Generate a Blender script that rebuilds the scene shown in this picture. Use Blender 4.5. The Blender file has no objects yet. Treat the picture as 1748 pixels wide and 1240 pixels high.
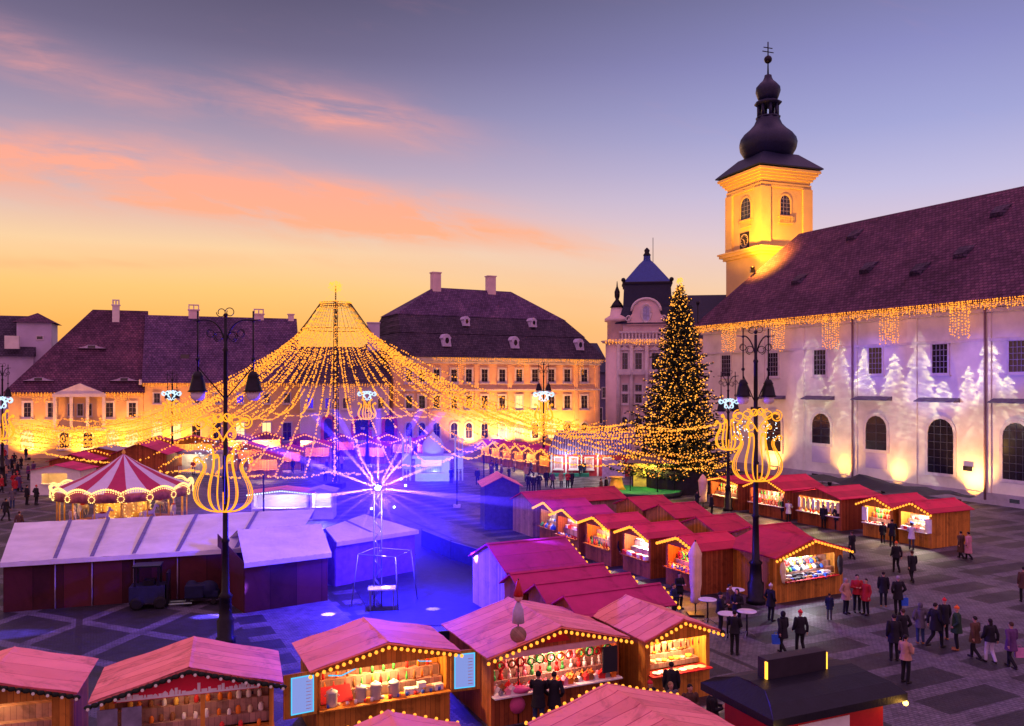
import bpy, bmesh, math, random
from math import sin, cos, pi, radians, atan2, sqrt, tan
from mathutils import Vector, Matrix
random.seed(7)
sc = bpy.context.scene
# ------------------------------------------------------------------ camera
FPX, U0, V0, H = 1450.0, 874.0, 655.0, 10.8
camd = bpy.data.cameras.new("camera"); cam = bpy.data.objects.new("camera", camd)
sc.collection.objects.link(cam); sc.camera = cam
cam.location = (0, 0, H); cam.rotation_euler = (radians(90), 0, 0)
camd.sensor_fit = 'HORIZONTAL'; camd.sensor_width = 36
camd.lens = FPX/1748*36; camd.shift_y = 35/1748; camd.clip_start = .1; camd.clip_end = 3000
# ------------------------------------------------------------------ view
sc.view_settings.view_transform = 'Standard'; sc.view_settings.look = 'None'
sc.view_settings.exposure = 0.25; sc.view_settings.gamma = 1; sc.view_settings.use_curve_mapping = False
sc.cycles.use_denoising = True
sc.cycles.sample_clamp_indirect = 3.0; sc.cycles.sample_clamp_direct = 0
sc.cycles.max_bounces = 5; sc.cycles.diffuse_bounces = 3; sc.cycles.transparent_max_bounces = 8
sc.cycles.volume_bounces = 0; sc.cycles.volume_step_rate = 2
def lin(r, g, b):
    f = lambda c: (c/255/12.92 if c/255 <= .04045 else ((c/255+.055)/1.055)**2.4)
    return (f(r), f(g), f(b), 1)
# ------------------------------------------------------------------ node helper
class NT:
    def __init__(s, nt): s.nt = nt; s.n = nt.nodes; s.l = nt.links
    def node(s, t, **k):
        n = s.n.new(t)
        for a, b in k.items(): setattr(n, a, b)
        return n
    def put(s, n, i, v):
        if hasattr(v, 'is_linked') or hasattr(v, 'links'): s.l.new(v, n.inputs[i])
        elif v is not None: n.inputs[i].default_value = v
    def m(s, op, a, b=None, c=None, clamp=False):
        n = s.node('ShaderNodeMath', operation=op); n.use_clamp = clamp
        s.put(n, 0, a); s.put(n, 1, b)
        if c is not None: s.put(n, 2, c)
        return n.outputs[0]
    def mr(s, v, a, b, c=0., d=1., t='SMOOTHSTEP'):
        n = s.node('ShaderNodeMapRange', interpolation_type=t); n.clamp = True if t == 'LINEAR' else True
        for i, x in enumerate((v, a, b, c, d)): s.put(n, i, x)
        return n.outputs[0]
    def mix(s, f, a, b, bt='MIX'):
        n = s.node('ShaderNodeMix', data_type='RGBA', blend_type=bt)
        s.put(n, 0, f); s.put(n, 6, a); s.put(n, 7, b); return n.outputs[2]
    def ramp(s, f, stops, interp='LINEAR'):
        n = s.node('ShaderNodeValToRGB'); n.color_ramp.interpolation = interp
        e = n.color_ramp.elements
        while len(e) < len(stops): e.new(.5)
        for x, (p, c) in zip(e, stops): x.position = p; x.color = c if len(c) == 4 else (*c, 1)
        s.put(n, 0, f); return n.outputs[0]
    def xyz(s, x, y, z):
        n = s.node('ShaderNodeCombineXYZ'); s.put(n, 0, x); s.put(n, 1, y); s.put(n, 2, z); return n.outputs[0]
    def sep(s, v):
        n = s.node('ShaderNodeSeparateXYZ'); s.put(n, 0, v); return n.outputs
    def noise(s, v, scale, detail=4, rough=.5, dist=0):
        n = s.node('ShaderNodeTexNoise'); s.put(n, 'Vector', v); n.inputs['Scale'].default_value = scale
        n.inputs['Detail'].default_value = detail; n.inputs['Roughness'].default_value = rough; n.inputs['Distortion'].default_value = dist
        return n.outputs[0]
# ------------------------------------------------------------------ world: dusk sky
w = bpy.data.worlds.new("World"); sc.world = w; w.use_nodes = True
t = NT(w.node_tree); t.n.clear()
tc = t.node('ShaderNodeTexCoord'); X, Y, Z = t.sep(tc.outputs['Generated'])
hor = t.m('SQRT', t.m('ADD', t.m('MULTIPLY', X, X), t.m('MULTIPLY', Y, Y)))
el = t.m('ARCTAN2', Z, hor); az = t.m('ARCTAN2', X, Y)
e01 = t.m('DIVIDE', el, 0.5)      # 0..1 for 0..28.6 degrees
left = t.ramp(e01, [(0,lin(252,158,80)),(.13,lin(255,180,92)),(.21,lin(254,198,118)),(.30,lin(248,207,160)),(.38,lin(224,186,178)),(.48,lin(186,162,180)),(.61,lin(142,132,164)),(.73,lin(110,100,132)),(.85,lin(88,80,110)),(1,lin(76,68,100))])
right = t.ramp(e01, [(0,lin(250,184,130)),(.13,lin(252,196,146)),(.22,lin(240,204,182)),(.32,lin(220,198,214)),(.42,lin(194,188,224)),(.55,lin(162,164,214)),(.7,lin(138,138,194)),(.85,lin(116,115,160)),(1,lin(100,98,145))])
fa = t.mr(az, -.35, .5)
base = t.mix(fa, left, right)
# clouds: pink streaks, coordinates follow direction on the sky
dome = t.m('TANGENT', az)
vv = t.m('DIVIDE', Z, t.m('MAXIMUM', hor, .05))
vv = t.m('DIVIDE', vv, t.m('MAXIMUM', t.m('COSINE', az), .2))
def px(u): return (u-U0)/FPX
def py(v): return (V0-v)/FPX
cv = t.xyz(t.m('MULTIPLY', dome, 3.2), t.m('MULTIPLY', t.m('ADD', vv, t.m('MULTIPLY', dome, .22)), 13), 0)
n1 = t.noise(cv, 1.25, 8, .6, .5)
cv2 = t.xyz(t.m('MULTIPLY', dome, 8), t.m('MULTIPLY', t.m('ADD', vv, t.m('MULTIPLY', dome, .16)), 44), 3)
n2 = t.noise(cv2, 1.1, 6, .58, .4)
def blob(u, v, ru, rv, sh, amp):   # soft elongated mass
    dx = t.m('SUBTRACT', dome, px(u)); dy = t.m('SUBTRACT', vv, py(v))
    dy = t.m('ADD', dy, t.m('MULTIPLY', dx, sh))
    q = t.m('ADD', t.m('POWER', t.m('ABSOLUTE', t.m('DIVIDE', dx, ru/FPX)), 2.), t.m('POWER', t.m('ABSOLUTE', t.m('DIVIDE', dy, rv/FPX)), 2.))
    return t.m('MULTIPLY', t.m('EXPONENT', t.m('MULTIPLY', q, -1.)), amp)
tot = None
for b in [(110,285,270,50,.12,1.4), (310,345,150,26,.25,1.0), (530,350,190,42,.2,1.4), (780,388,250,26,.13,1.3), (590,195,160,40,.2,.9), (40,90,160,42,.35,.5),
          (300,160,220,30,.15,.33), (700,330,160,16,.12,.35), (130,450,260,10,.0,.35), (420,440,260,12,.05,.3), (1010,500,150,26,.1,.25)]:
    o = blob(*b); tot = o if tot is None else t.m('ADD', tot, o)
mask = t.m('MULTIPLY', tot, t.m('ADD', t.m('MULTIPLY', t.mr(n1, .30, .58), .8), t.m('MULTIPLY', t.m('MULTIPLY', t.mr(n2, .40, .66), t.mr(n1, .3, .5)), .65)))
bg = t.m('MULTIPLY', t.mr(n1, .55, .8), t.m('MULTIPLY', t.mr(n2, .3, .7), .16))
mask = t.m('MINIMUM', t.m('ADD', t.m('MULTIPLY', mask, .8), bg), .93)
ccol = t.ramp(e01, [(0, lin(255,170,90)), (.3, lin(255,176,126)), (.46, lin(255,168,142)), (.7, lin(226,150,154)), (1, lin(168,104,124))])
vis = t.mix(mask, base, ccol)
up = t.ramp(e01, [(0, lin(228,152,172)), (1, lin(208,142,192))])      # the eastern half and the zenith
south = t.mr(Y, -.25, .25)       # 1 towards the sunset
sky = t.mix(south, up, vis)
zen = t.mr(el, .5, 1.0)
sky = t.mix(zen, sky, (.82, .355, .66, 1))
below = t.mr(Z, -.06, 0.0)
vis_k = t.m('SUBTRACT', 1., t.m('MULTIPLY', t.m('MULTIPLY', south, t.m('SUBTRACT', 1., zen)), .15))
sky = t.mix(1., sky, t.xyz(vis_k, vis_k, vis_k), 'MULTIPLY')
sky = t.mix(below, (.05, .03, .07, 1), sky)
nish = t.node('ShaderNodeTexSky', sky_type='NISHITA'); nish.sun_disc = False; nish.sun_elevation = radians(-1.5); nish.sun_rotation = radians(-18)
addn = t.mix(.04, sky, nish.outputs[0], 'ADD')
bgn = t.node('ShaderNodeBackground'); t.l.new(addn, bgn.inputs[0]); bgn.inputs[1].default_value = 1.0
wo = t.node('ShaderNodeOutputWorld'); t.l.new(bgn.outputs[0], wo.inputs[0])
# sun just under the horizon: only a faint, wide afterglow
sl = bpy.data.lights.new("sun", 'SUN'); sl.energy = .18; sl.angle = radians(14); sl.color = (1, .55, .35)
so = bpy.data.objects.new("sun", sl); sc.collection.objects.link(so)
so.rotation_euler = Vector((sin(radians(18)), -cos(radians(18)), -.12)).to_track_quat('-Z', 'Y').to_euler()
# ------------------------------------------------------------------ materials
MATS = {}
def mat(name, col, rough=.7, var=.25, scale=3., bump=0., metal=0., bscale=None, spec=.3):
    if name in MATS: return MATS[name]
    m = bpy.data.materials.new(name); m.use_nodes = True; k = NT(m.node_tree)
    b = k.n['Principled BSDF']; c = k.node('ShaderNodeTexCoord').outputs['Object']
    col = (*col[:3], 1)
    dk = tuple(x*(1-var) for x in col[:3])+(1,); lt = tuple(min(1, x*(1+var)) for x in col[:3])+(1,)
    n = k.noise(c, scale, 5, .6)
    k.l.new(k.ramp(n, [(.3, dk), (.7, lt)]), b.inputs['Base Color'])
    b.inputs['Roughness'].default_value = rough; b.inputs['Metallic'].default_value = metal
    b.inputs['Specular IOR Level'].default_value = spec
    if bump:
        bn = k.node('ShaderNodeBump'); bn.inputs['Strength'].default_value = bump; bn.inputs['Distance'].default_value = .05
        k.l.new(k.noise(c, bscale or scale*4, 4, .6), bn.inputs['Height']); k.l.new(bn.outputs[0], b.inputs['Normal'])
    MATS[name] = m; return m
def stripes(name, col, col2, period, axis=0, rough=.75, duty=.12, var=.2, bump=.4, ns=2.):
    """boards, tiles or battens: a dark joint every `period` metres along an object axis"""
    if name in MATS: return MATS[name]
    m = bpy.data.materials.new(name); m.use_nodes = True; k = NT(m.node_tree)
    b = k.n['Principled BSDF']; c = k.node('ShaderNodeTexCoord').outputs['Object']; s = k.sep(c)
    q = k.m('DIVIDE', s[axis], period) if axis < 3 else k.m('DIVIDE', k.m('ADD', s[0], s[1]), period)
    fr = k.m('FRACT', q); fl = k.m('FLOOR', q)
    j = k.m('LESS_THAN', fr, duty)
    wn = k.node('ShaderNodeTexWhiteNoise', noise_dimensions='1D'); k.l.new(fl, wn.inputs['W'])
    n = k.noise(c, ns, 6, .65)
    v = k.m('ADD', k.m('MULTIPLY', wn.outputs[0], .5), k.m('MULTIPLY', n, .5))
    dk = tuple(x*(1-var*1.6) for x in col[:3])+(1,); lt = tuple(min(1, x*(1+var)) for x in col[:3])+(1,)
    cc = k.mix(j, k.ramp(v, [(.25, dk), (.75, lt)]), (*col2[:3], 1))
    st = k.ramp(k.noise(c, ns*.55, 9, .72, .6), [(.34, (.58,.56,.56)), (.47, (.93,.93,.93)), (.7, (1.06,1.04,1.03))]); cc = k.mix(1., cc, st, 'MULTIPLY')
    k.l.new(cc, b.inputs['Base Color']); b.inputs['Roughness'].default_value = rough; b.inputs['Specular IOR Level'].default_value = .2
    bn = k.node('ShaderNodeBump'); bn.inputs['Strength'].default_value = bump; bn.inputs['Distance'].default_value = .03
    k.l.new(k.m('SUBTRACT', k.m('MULTIPLY', n, .5), j), bn.inputs['Height']); k.l.new(bn.outputs[0], b.inputs['Normal'])
    MATS[name] = m; return m
def emis(name, col, strength, sample=False):
    if name in MATS: return MATS[name]
    m = bpy.data.materials.new(name); m.use_nodes = True; k = NT(m.node_tree); k.n.clear()
    e = k.node('ShaderNodeEmission'); e.inputs[0].default_value = (*col[:3], 1); e.inputs[1].default_value = strength
    o = k.node('ShaderNodeOutputMaterial'); k.l.new(e.outputs[0], o.inputs[0])
    if not sample: m.cycles.emission_sampling = 'NONE'
    MATS[name] = m; return m
# ------------------------------------------------------------------ mesh builder
class MB:
    def __init__(s): s.v = []; s.f = []; s.mi = []; s.sm = []
    def add(s, vs, fs, mi=0, sm=False, M=None):
        o = len(s.v); s.v += [tuple(M @ Vector(p)) if M else tuple(p) for p in vs]
        for f in fs: s.f.append([i+o for i in f]); s.mi.append(mi); s.sm.append(sm)
        return s
    def box(s, x0, x1, y0, y1, z0, z1, mi=0, M=None):
        vs = [(x0,y0,z0),(x1,y0,z0),(x1,y1,z0),(x0,y1,z0),(x0,y0,z1),(x1,y0,z1),(x1,y1,z1),(x0,y1,z1)]
        return s.add(vs, [(0,3,2,1),(4,5,6,7),(0,1,5,4),(1,2,6,5),(2,3,7,6),(3,0,4,7)], mi, False, M)
    def slab(s, pts, th, mi=0, M=None):
        """planar polygon with thickness th along -normal"""
        P = [Vector(p) for p in pts]; n = (P[1]-P[0]).cross(P[2]-P[0]).normalized()*th; k = len(P)
        vs = P+[p-n for p in P]
        fs = [tuple(range(k)), tuple(range(2*k-1, k-1, -1))]+[((i+1) % k, i, i+k, (i+1) % k+k) for i in range(k)]
        return s.add(vs, fs, mi, False, M)
    def ext(s, poly, y0, y1, mi=0, M=None):
        """xz polygon pushed along y"""
        k = len(poly); vs = [(x, y0, z) for x, z in poly]+[(x, y1, z) for x, z in poly]
        fs = [tuple(range(k)), tuple(range(2*k-1, k-1, -1))]+[((i+1) % k, i, i+k, (i+1) % k+k) for i in range(k)]
        return s.add(vs, fs, mi, False, M)
    def tube(s, pts, r, n=6, mi=0, cap=True, sm=True):
        P = [Vector(p) for p in pts]; R = r if isinstance(r, (list, tuple)) else [r]*len(P); o = len(s.v)
        up = None
        for i, p in enumerate(P):
            d = (P[min(i+1, len(P)-1)]-P[max(i-1, 0)]).normalized()
            if up is None:
                a = Vector((0,0,1)) if abs(d.z) < .9 else Vector((1,0,0)); up = d.cross(a).normalized()
            else:
                up = (up-d*up.dot(d)); up = up.normalized() if up.length > 1e-6 else d.orthogonal().normalized()
            q = d.cross(up)
            for j in range(n):
                an = 2*pi*j/n; s.v.append(tuple(p+(up*cos(an)+q*sin(an))*R[i]))
        for i in range(len(P)-1):
            for j in range(n):
                s.f.append([o+i*n+j, o+i*n+(j+1) % n, o+(i+1)*n+(j+1) % n, o+(i+1)*n+j]); s.mi.append(mi); s.sm.append(sm)
        if cap:
            for b, rev in ((o, True), (o+(len(P)-1)*n, False)):
                f = [b+j for j in range(n)]; s.f.append(f[::-1] if rev else f); s.mi.append(mi); s.sm.append(False)
        return s
    def lathe(s, prof, n=16, c=(0,0,0), mi=0, sm=True, sq=False, rot=0):
        """prof: (r, z) pairs, bottom to top"""
        o = len(s.v)
        for r, z in prof:
            for j in range(n):
                a = 2*pi*(j+.5 if sq else j)/n+rot; rr = r/cos(pi/n) if sq else r
                s.v.append((c[0]+rr*cos(a), c[1]+rr*sin(a), c[2]+z))
        for i in range(len(prof)-1):
            for j in range(n):
                s.f.append([o+i*n+j, o+i*n+(j+1) % n, o+(i+1)*n+(j+1) % n, o+(i+1)*n+j]); s.mi.append(mi); s.sm.append(sm)
        for b, rev in ((o, True), (o+(len(prof)-1)*n, False)):
            f = [b+j for j in range(n)]; s.f.append(f[::-1] if rev else f); s.mi.append(mi); s.sm.append(False)
        return s
    def bulb(s, p, r, mi=0):
        x, y, z = p
        vs = [(x+r,y,z),(x-r,y,z),(x,y+r,z),(x,y-r,z),(x,y,z+r),(x,y,z-r)]
        return s.add(vs, [(0,2,4),(2,1,4),(1,3,4),(3,0,4),(2,0,5),(1,2,5),(3,1,5),(0,3,5)], mi)
    def ball(s, p, r, n=10, mi=0):
        rx, ry, rz = r if isinstance(r, (tuple, list)) else (r, r, r); o = len(s.v); h = n//2+1
        prof = [(-cos(pi*i/h), sin(pi*i/h)) for i in range(1, h)]
        s.v.append((p[0], p[1], p[2]-rz))
        for zz, q in prof:
            for j in range(n): a = 2*pi*j/n; s.v.append((p[0]+rx*q*cos(a), p[1]+ry*q*sin(a), p[2]+rz*zz))
        s.v.append((p[0], p[1], p[2]+rz)); e = len(s.v)-1; k = len(prof)
        def F(f): s.f.append(f); s.mi.append(mi); s.sm.append(True)
        for j in range(n):
            F([o, o+1+(j+1) % n, o+1+j]); F([e, o+1+(k-1)*n+j, o+1+(k-1)*n+(j+1) % n])
            for i in range(k-1): F([o+1+i*n+j, o+1+i*n+(j+1) % n, o+1+(i+1)*n+(j+1) % n, o+1+(i+1)*n+j])
        return s
    def mesh(s, name, mats):
        me = bpy.data.meshes.new(name); me.from_pydata(s.v, [], s.f)
        for m in (mats if isinstance(mats, (list, tuple)) else [mats]): me.materials.append(m)
        me.polygons.foreach_set('material_index', s.mi); me.polygons.foreach_set('use_smooth', s.sm); me.update(); return me
    def build(s, name, mats, parent=None, label=None):
        return obj(name, s.mesh(name, mats), parent, label)
def obj(name, me, parent=None, label=None):
    o = bpy.data.objects.new(name, me); sc.collection.objects.link(o)
    if parent: o.parent = parent
    if label: o['label'] = label
    return o
def tag(o, label, cat, group=None, kind=None):
    o['label'] = label; o['category'] = cat
    if group: o['group'] = group
    if kind: o['kind'] = kind
    return o
def thing(name, label, cat, loc=(0,0,0), rz=0, group=None):
    o = bpy.data.objects.new(name, None); sc.collection.objects.link(o); o.empty_display_size = .3
    o.location = loc; o.rotation_euler = (0, 0, rz); return tag(o, label, cat, group)
def dup(o, loc=None, rz=None, label=None, scale=None, group=None):
    def rec(a, par):
        c = a.copy(); sc.collection.objects.link(c)
        if par: c.parent = par
        for ch in list(a.children): rec(ch, c)
        return c
    c = rec(o, None)
    if loc is not None: c.location = loc
    if rz is not None: c.rotation_euler = (0, 0, rz)
    if label: c['label'] = label
    if scale: c.scale = (scale,)*3 if not isinstance(scale, tuple) else scale
    if group: c['group'] = group
    return c
def box(x0, x1, y0, y1, z0, z1): return MB().box(x0, x1, y0, y1, z0, z1)
# photo position -> place in the square
def gp(u, v, z=0.): Yd = (H-z)*FPX/(v-V0); return Vector(((u-U0)/FPX*Yd, Yd, z))
def at(u, v, Yd): return Vector(((u-U0)/FPX*Yd, Yd, H-(v-V0)/FPX*Yd))
class Plane:
    """a facade: origin, heading; xz(u, v) gives local x, z of a photo position on it"""
    def __init__(s, ox, oy, rz, off=0.): s.c, s.s = cos(rz), sin(rz); s.ox, s.oy, s.rz, s.off = ox-s.s*off, oy+s.c*off, rz, off
    def x(s, u): k = (u-U0)/FPX; return (k*s.oy-s.ox)/(s.c-k*s.s)
    def z(s, u, v): x = s.x(u); return H-(v-V0)/FPX*(s.oy+x*s.s)
    def xz(s, u, v): return s.x(u), s.z(u, v)
def light(name, typ, loc, col, power, size=.1, target=None, angle=60, blend=.5, parent=None):
    l = bpy.data.lights.new(name, typ); l.energy = power; l.color = col
    if typ in ('POINT', 'SPOT'): l.shadow_soft_size = size
    if typ == 'SPOT': l.spot_size = radians(angle); l.spot_blend = blend
    o = bpy.data.objects.new(name, l); sc.collection.objects.link(o); o.location = loc
    if target is not None: o.rotation_euler = (Vector(target)-Vector(loc)).to_track_quat('-Z', 'Y').to_euler()
    if parent: o.parent = parent
    return o
GR = radians(26.4)                    # heading of the square's grid
D1 = Vector((-sin(GR), cos(GR), 0)); D2 = Vector((cos(GR), sin(GR), 0))
# ------------------------------------------------------------------ materials used all over
PLASTER_W = mat('plaster_white', (.74, .70, .60), .85, .22, .30, .15, bscale=6)
PLASTER_Y = mat('plaster_cream', (.80, .55, .24), .85, .14, .5, .15, bscale=6)
PLASTER_G = mat('plaster_apricot', (.78, .50, .27), .85, .14, .5, .15, bscale=6)
PLASTER_P = mat('plaster_rose', (.72, .56, .52), .85, .12, .5, .15, bscale=6)
PLASTER_L = mat('plaster_lilac', (.55, .48, .60), .85, .12, .5, .15, bscale=6)
STONE = mat('trim_stone', (.60, .56, .55), .8, .15, 1.5, .2)
TOWERW = mat('tower_plaster', (.74, .54, .18), .85, .08, .5, .12, bscale=6)
def tiles(name, col):
    m = bpy.data.materials.new(name); m.use_nodes = True; k = NT(m.node_tree); b = k.n['Principled BSDF']; c = k.node('ShaderNodeTexCoord').outputs['Object']; s = k.sep(c)
    br = k.node('ShaderNodeTexBrick'); k.l.new(k.xyz(k.m('ADD', s[0], k.m('MULTIPLY', s[1], .03)), s[2], 0), br.inputs['Vector']); br.inputs['Scale'].default_value = 1.
    br.inputs['Brick Width'].default_value = .42; br.inputs['Row Height'].default_value = .30; br.inputs['Mortar Size'].default_value = .035; br.inputs['Bias'].default_value = -.1
    br.inputs['Color1'].default_value = (1.3,1.3,1.3,1); br.inputs['Color2'].default_value = (.65,.65,.7,1); br.inputs['Mortar'].default_value = (.35,.35,.4,1)
    n = k.noise(c, .22, 6, .65); n2 = k.noise(c, 1.6, 5, .7)
    v = k.m('ADD', k.m('MULTIPLY', n, .6), k.m('MULTIPLY', n2, .4))
    cc = k.ramp(v, [(.34, tuple(x*.5 for x in col)), (.5, col), (.64, (col[0]*1.7, col[1]*1.6, col[2]*1.35))])
    k.l.new(k.mix(1., cc, br.outputs[0], 'MULTIPLY'), b.inputs['Base Color']); b.inputs['Roughness'].default_value = .8; b.inputs['Specular IOR Level'].default_value = .2
    bn = k.node('ShaderNodeBump'); bn.inputs['Strength'].default_value = .6; bn.inputs['Distance'].default_value = .05; k.l.new(k.m('SUBTRACT', n2, br.outputs['Fac']), bn.inputs['Height']); k.l.new(bn.outputs[0], b.inputs['Normal'])
    MATS[name] = m; return m
TILE = tiles('roof_tiles', (.105, .045, .085)); TILE2 = tiles('roof_tiles_dark', (.060, .042, .072)); TILE3 = tiles('roof_tiles_violet', (.11, .062, .14))
SLATE = mat('slate_blue', (.012, .016, .045), .45, .3, 4, .3)
COPPER = mat('copper_blue', (.022, .055, .26), .4, .2, 3, .2)
DARKMET = mat('dark_iron', (.012, .010, .016), .4, .3, 6, .1, metal=.4)
GLASSD = mat('dark_glass', (.012, .010, .022), .12, .3, 2, spec=.7)
GLASSL = emis('lit_glass', (1, .62, .22), 1.5)
IRONW = mat('window_bar', (.25, .24, .28), .6, .1)
BULB = emis('bulb_amber', (1, .30, .03), 1.75)
BULB2 = emis('bulb_gold', (1, .35, .04), 1.8)
BULBT = emis('bulb_tree', (1, .35, .04), 2.0)
BULBW = emis('bulb_white', (.70, .88, 1), 2.2)
BULBR = emis('rope_light', (1, .33, .02), 1.45)
WIRE = mat('wire', (.05, .03, .02), .6)
# ================================================================== ground
def ground():
    me = MB().add([(-900,-60,0),(900,-60,0),(900,1500,0),(-900,1500,0)], [(0,1,2,3)])
    m = bpy.data.materials.new('paving'); m.use_nodes = True; k = NT(m.node_tree); b = k.n['Principled BSDF']
    c = k.node('ShaderNodeTexCoord').outputs['Object']; x, y, z = k.sep(c)
    a = k.m('ADD', k.m('MULTIPLY', x, cos(GR)), k.m('MULTIPLY', y, sin(GR)))
    d = k.m('ADD', k.m('MULTIPLY', x, -sin(GR)), k.m('MULTIPLY', y, cos(GR)))
    n0 = k.noise(c, .25, 5, .6); n1 = k.noise(c, 3, 6, .7); n2 = k.noise(c, 14, 4, .7)
    # wide light bands with darker panels between, a herring of diamonds on the west side
    def band(v, per, wd, off=0): return k.m('LESS_THAN', k.m('FRACT', k.m('DIVIDE', k.m('ADD', v, off), per)), wd)
    p1 = k.m('MAXIMUM', band(a, 7.2, .20, 900), band(d, 2.1, .36, 900))
    wide = k.m('LESS_THAN', k.m('ABSOLUTE', k.m('SUBTRACT', k.m('FRACT', k.m('DIVIDE', k.m('ADD', a, 905), 14.4)), .5)), .09)
    p1 = k.m('MAXIMUM', p1, wide)
    q1 = k.m('ADD', a, k.m('MULTIPLY', d, .8)); q2 = k.m('SUBTRACT', a, k.m('MULTIPLY', d, .8))
    p2 = k.m('MAXIMUM', band(q1, 4.6, .16, 900), band(q2, 4.6, .16, 900))
    west = k.m('LESS_THAN', k.m('ADD', a, 0), 6.0)
    p = k.m('ADD', k.m('MULTIPLY', p1, k.m('SUBTRACT', 1., west)), k.m('MULTIPLY', p2, west))
    br = k.node('ShaderNodeTexBrick'); k.l.new(k.xyz(a, d, 0), br.inputs['Vector']); br.inputs['Scale'].default_value = 2.2
    br.inputs['Color1'].default_value = (.9,.9,.9,1); br.inputs['Color2'].default_value = (.52,.52,.54,1); br.inputs['Mortar'].default_value = (.18,.18,.2,1)
    br.inputs['Mortar Size'].default_value = .03
    dark = k.ramp(n1, [(.3, (.024,.022,.038,1)), (.7, (.040,.037,.060,1))])
    lt = k.ramp(n1, [(.3, (.135,.125,.175,1)), (.7, (.21,.195,.27,1))])
    col = k.mix(k.m('MULTIPLY', p, .9), dark, lt)
    col = k.mix(1., col, br.outputs[0], 'MULTIPLY')
    col = k.mix(1., col, k.ramp(k.noise(c, .9, 8, .7), [(.36, (.6,.6,.62)), (.5, (1.15,1.15,1.15)), (.66, (1.4,1.38,1.35))]), 'MULTIPLY')
    drain = k.m('LESS_THAN', k.m('ABSOLUTE', k.m('SUBTRACT', k.m('FRACT', k.m('DIVIDE', k.m('ADD', a, 903.2), 11.5)), .5)), .012)
    col = k.mix(k.m('MULTIPLY', drain, .85), col, (.015,.012,.02,1))
    col = k.mix(k.mr(n0, .35, .7, 0., .45), col, k.mix(1., col, (.6,.6,.62,1), 'MULTIPLY'))
    k.l.new(col, b.inputs['Base Color'])
    k.l.new(k.ramp(n0, [(.3, (.42,)*3), (.7, (.7,)*3)]), b.inputs['Roughness'])
    bn = k.node('ShaderNodeBump'); bn.inputs['Strength'].default_value = .5; bn.inputs['Distance'].default_value = .02
    k.l.new(k.m('ADD', k.m('MULTIPLY', n2, .5), br.outputs['Fac']), bn.inputs['Height']); bn.invert = True; k.l.new(bn.outputs[0], b.inputs['Normal'])
    o = me.build('ground', m); o['kind'] = 'structure'; o['label'] = 'stone paved square with light bands around dark panels'
ground()
pf = [gp(560,930), gp(700,905), gp(822,935), gp(872,975), gp(930,1015), gp(985,1045), gp(840,1075), gp(640,1062)]
o = MB().slab([p+Vector((0,0,.016)) for p in pf], .012).build('pen_floor', mat('rubber_mat', (.022,.02,.05), .55, .3, 2, .2)); o['kind'] = 'structure'
# a pale kerb strip across the square
for i, (p, q, wd) in enumerate([(gp(950, 848), gp(1050, 838), .35), (gp(825, 802), gp(920, 795), .35)]):
    p, q = p, q; n = (q-p).normalized().cross(Vector((0,0,1)))*wd
    o = MB().slab([p-n+Vector((0,0,.012)), q-n+Vector((0,0,.012)), q+n+Vector((0,0,.012)), p+n+Vector((0,0,.012))], .008).build('paving_strip', STONE)
    o['kind'] = 'structure'

# ================================================================== facade helpers
def window(parent, x, z0, z1, wd, frame=STONE, pane=GLASSD, arch=False, sill=True, bars=(1, 2), y=0., surround=.14, proud=.10, barm=IRONW):
    """surround, pane and bars, all proud of the wall face y"""
    def outline(x0, x1, a, b, n=8):
        if not arch: return [(x0, a), (x1, a), (x1, b), (x0, b)]
        r = (x1-x0)/2; cx = (x0+x1)/2
        return [(x0, a), (x1, a)]+[(cx+r*cos(pi*i/n), b-r+r*sin(pi*i/n)) for i in range(n+1)]
    x0, x1 = x-wd/2, x+wd/2; s = surround
    f = MB(); inn = outline(x0, x1, z0, z1); out = outline(x0-s, x1+s, z0-s, z1+s); k = len(inn)
    vs = [(a, y-proud, b) for a, b in out]+[(a, y-proud, b) for a, b in inn]+[(a, y+.02, b) for a, b in out]+[(a, y+.02, b) for a, b in inn]
    fs = []
    for i in range(k):
        j = (i+1) % k; fs += [(i, j, k+j, k+i), (2*k+i, 2*k+j, j, i), (k+i, k+j, 3*k+j, 3*k+i)]
    f.add(vs, fs)
    if sill: f.box(x0-s*1.6, x1+s*1.6, y-proud-.12, y-.005, z0-s-.12, z0-s-.002)
    fr = f.build('window', frame, parent)
    p = MB().ext(inn, y-.03, y+.01); po = p.build('pane', pane, fr)
    if bars:
        g = MB(); bw = .045
        for i in range(1, bars[0]+1): xx = x0+wd*i/(bars[0]+1); g.box(xx-bw/2, xx+bw/2, y-.06, y-.031, z0, z1-(wd*.05 if arch else 0))
        for i in range(1, bars[1]+1): zz = z0+(z1-z0)*i/(bars[1]+1); g.box(x0, x1, y-.064, y-.033, zz-bw/2, zz+bw/2)
        g.build('glazing_bar', barm, fr)
    return fr
def pxwindow(parent, pl, u, va, vb, wpx, **k):
    x, z1 = pl.xz(u, va); z0 = pl.z(u, vb); wd = abs(pl.x(u+wpx/2)-pl.x(u-wpx/2)); return window(parent, x, z0, z1, wd, **k)
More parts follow.
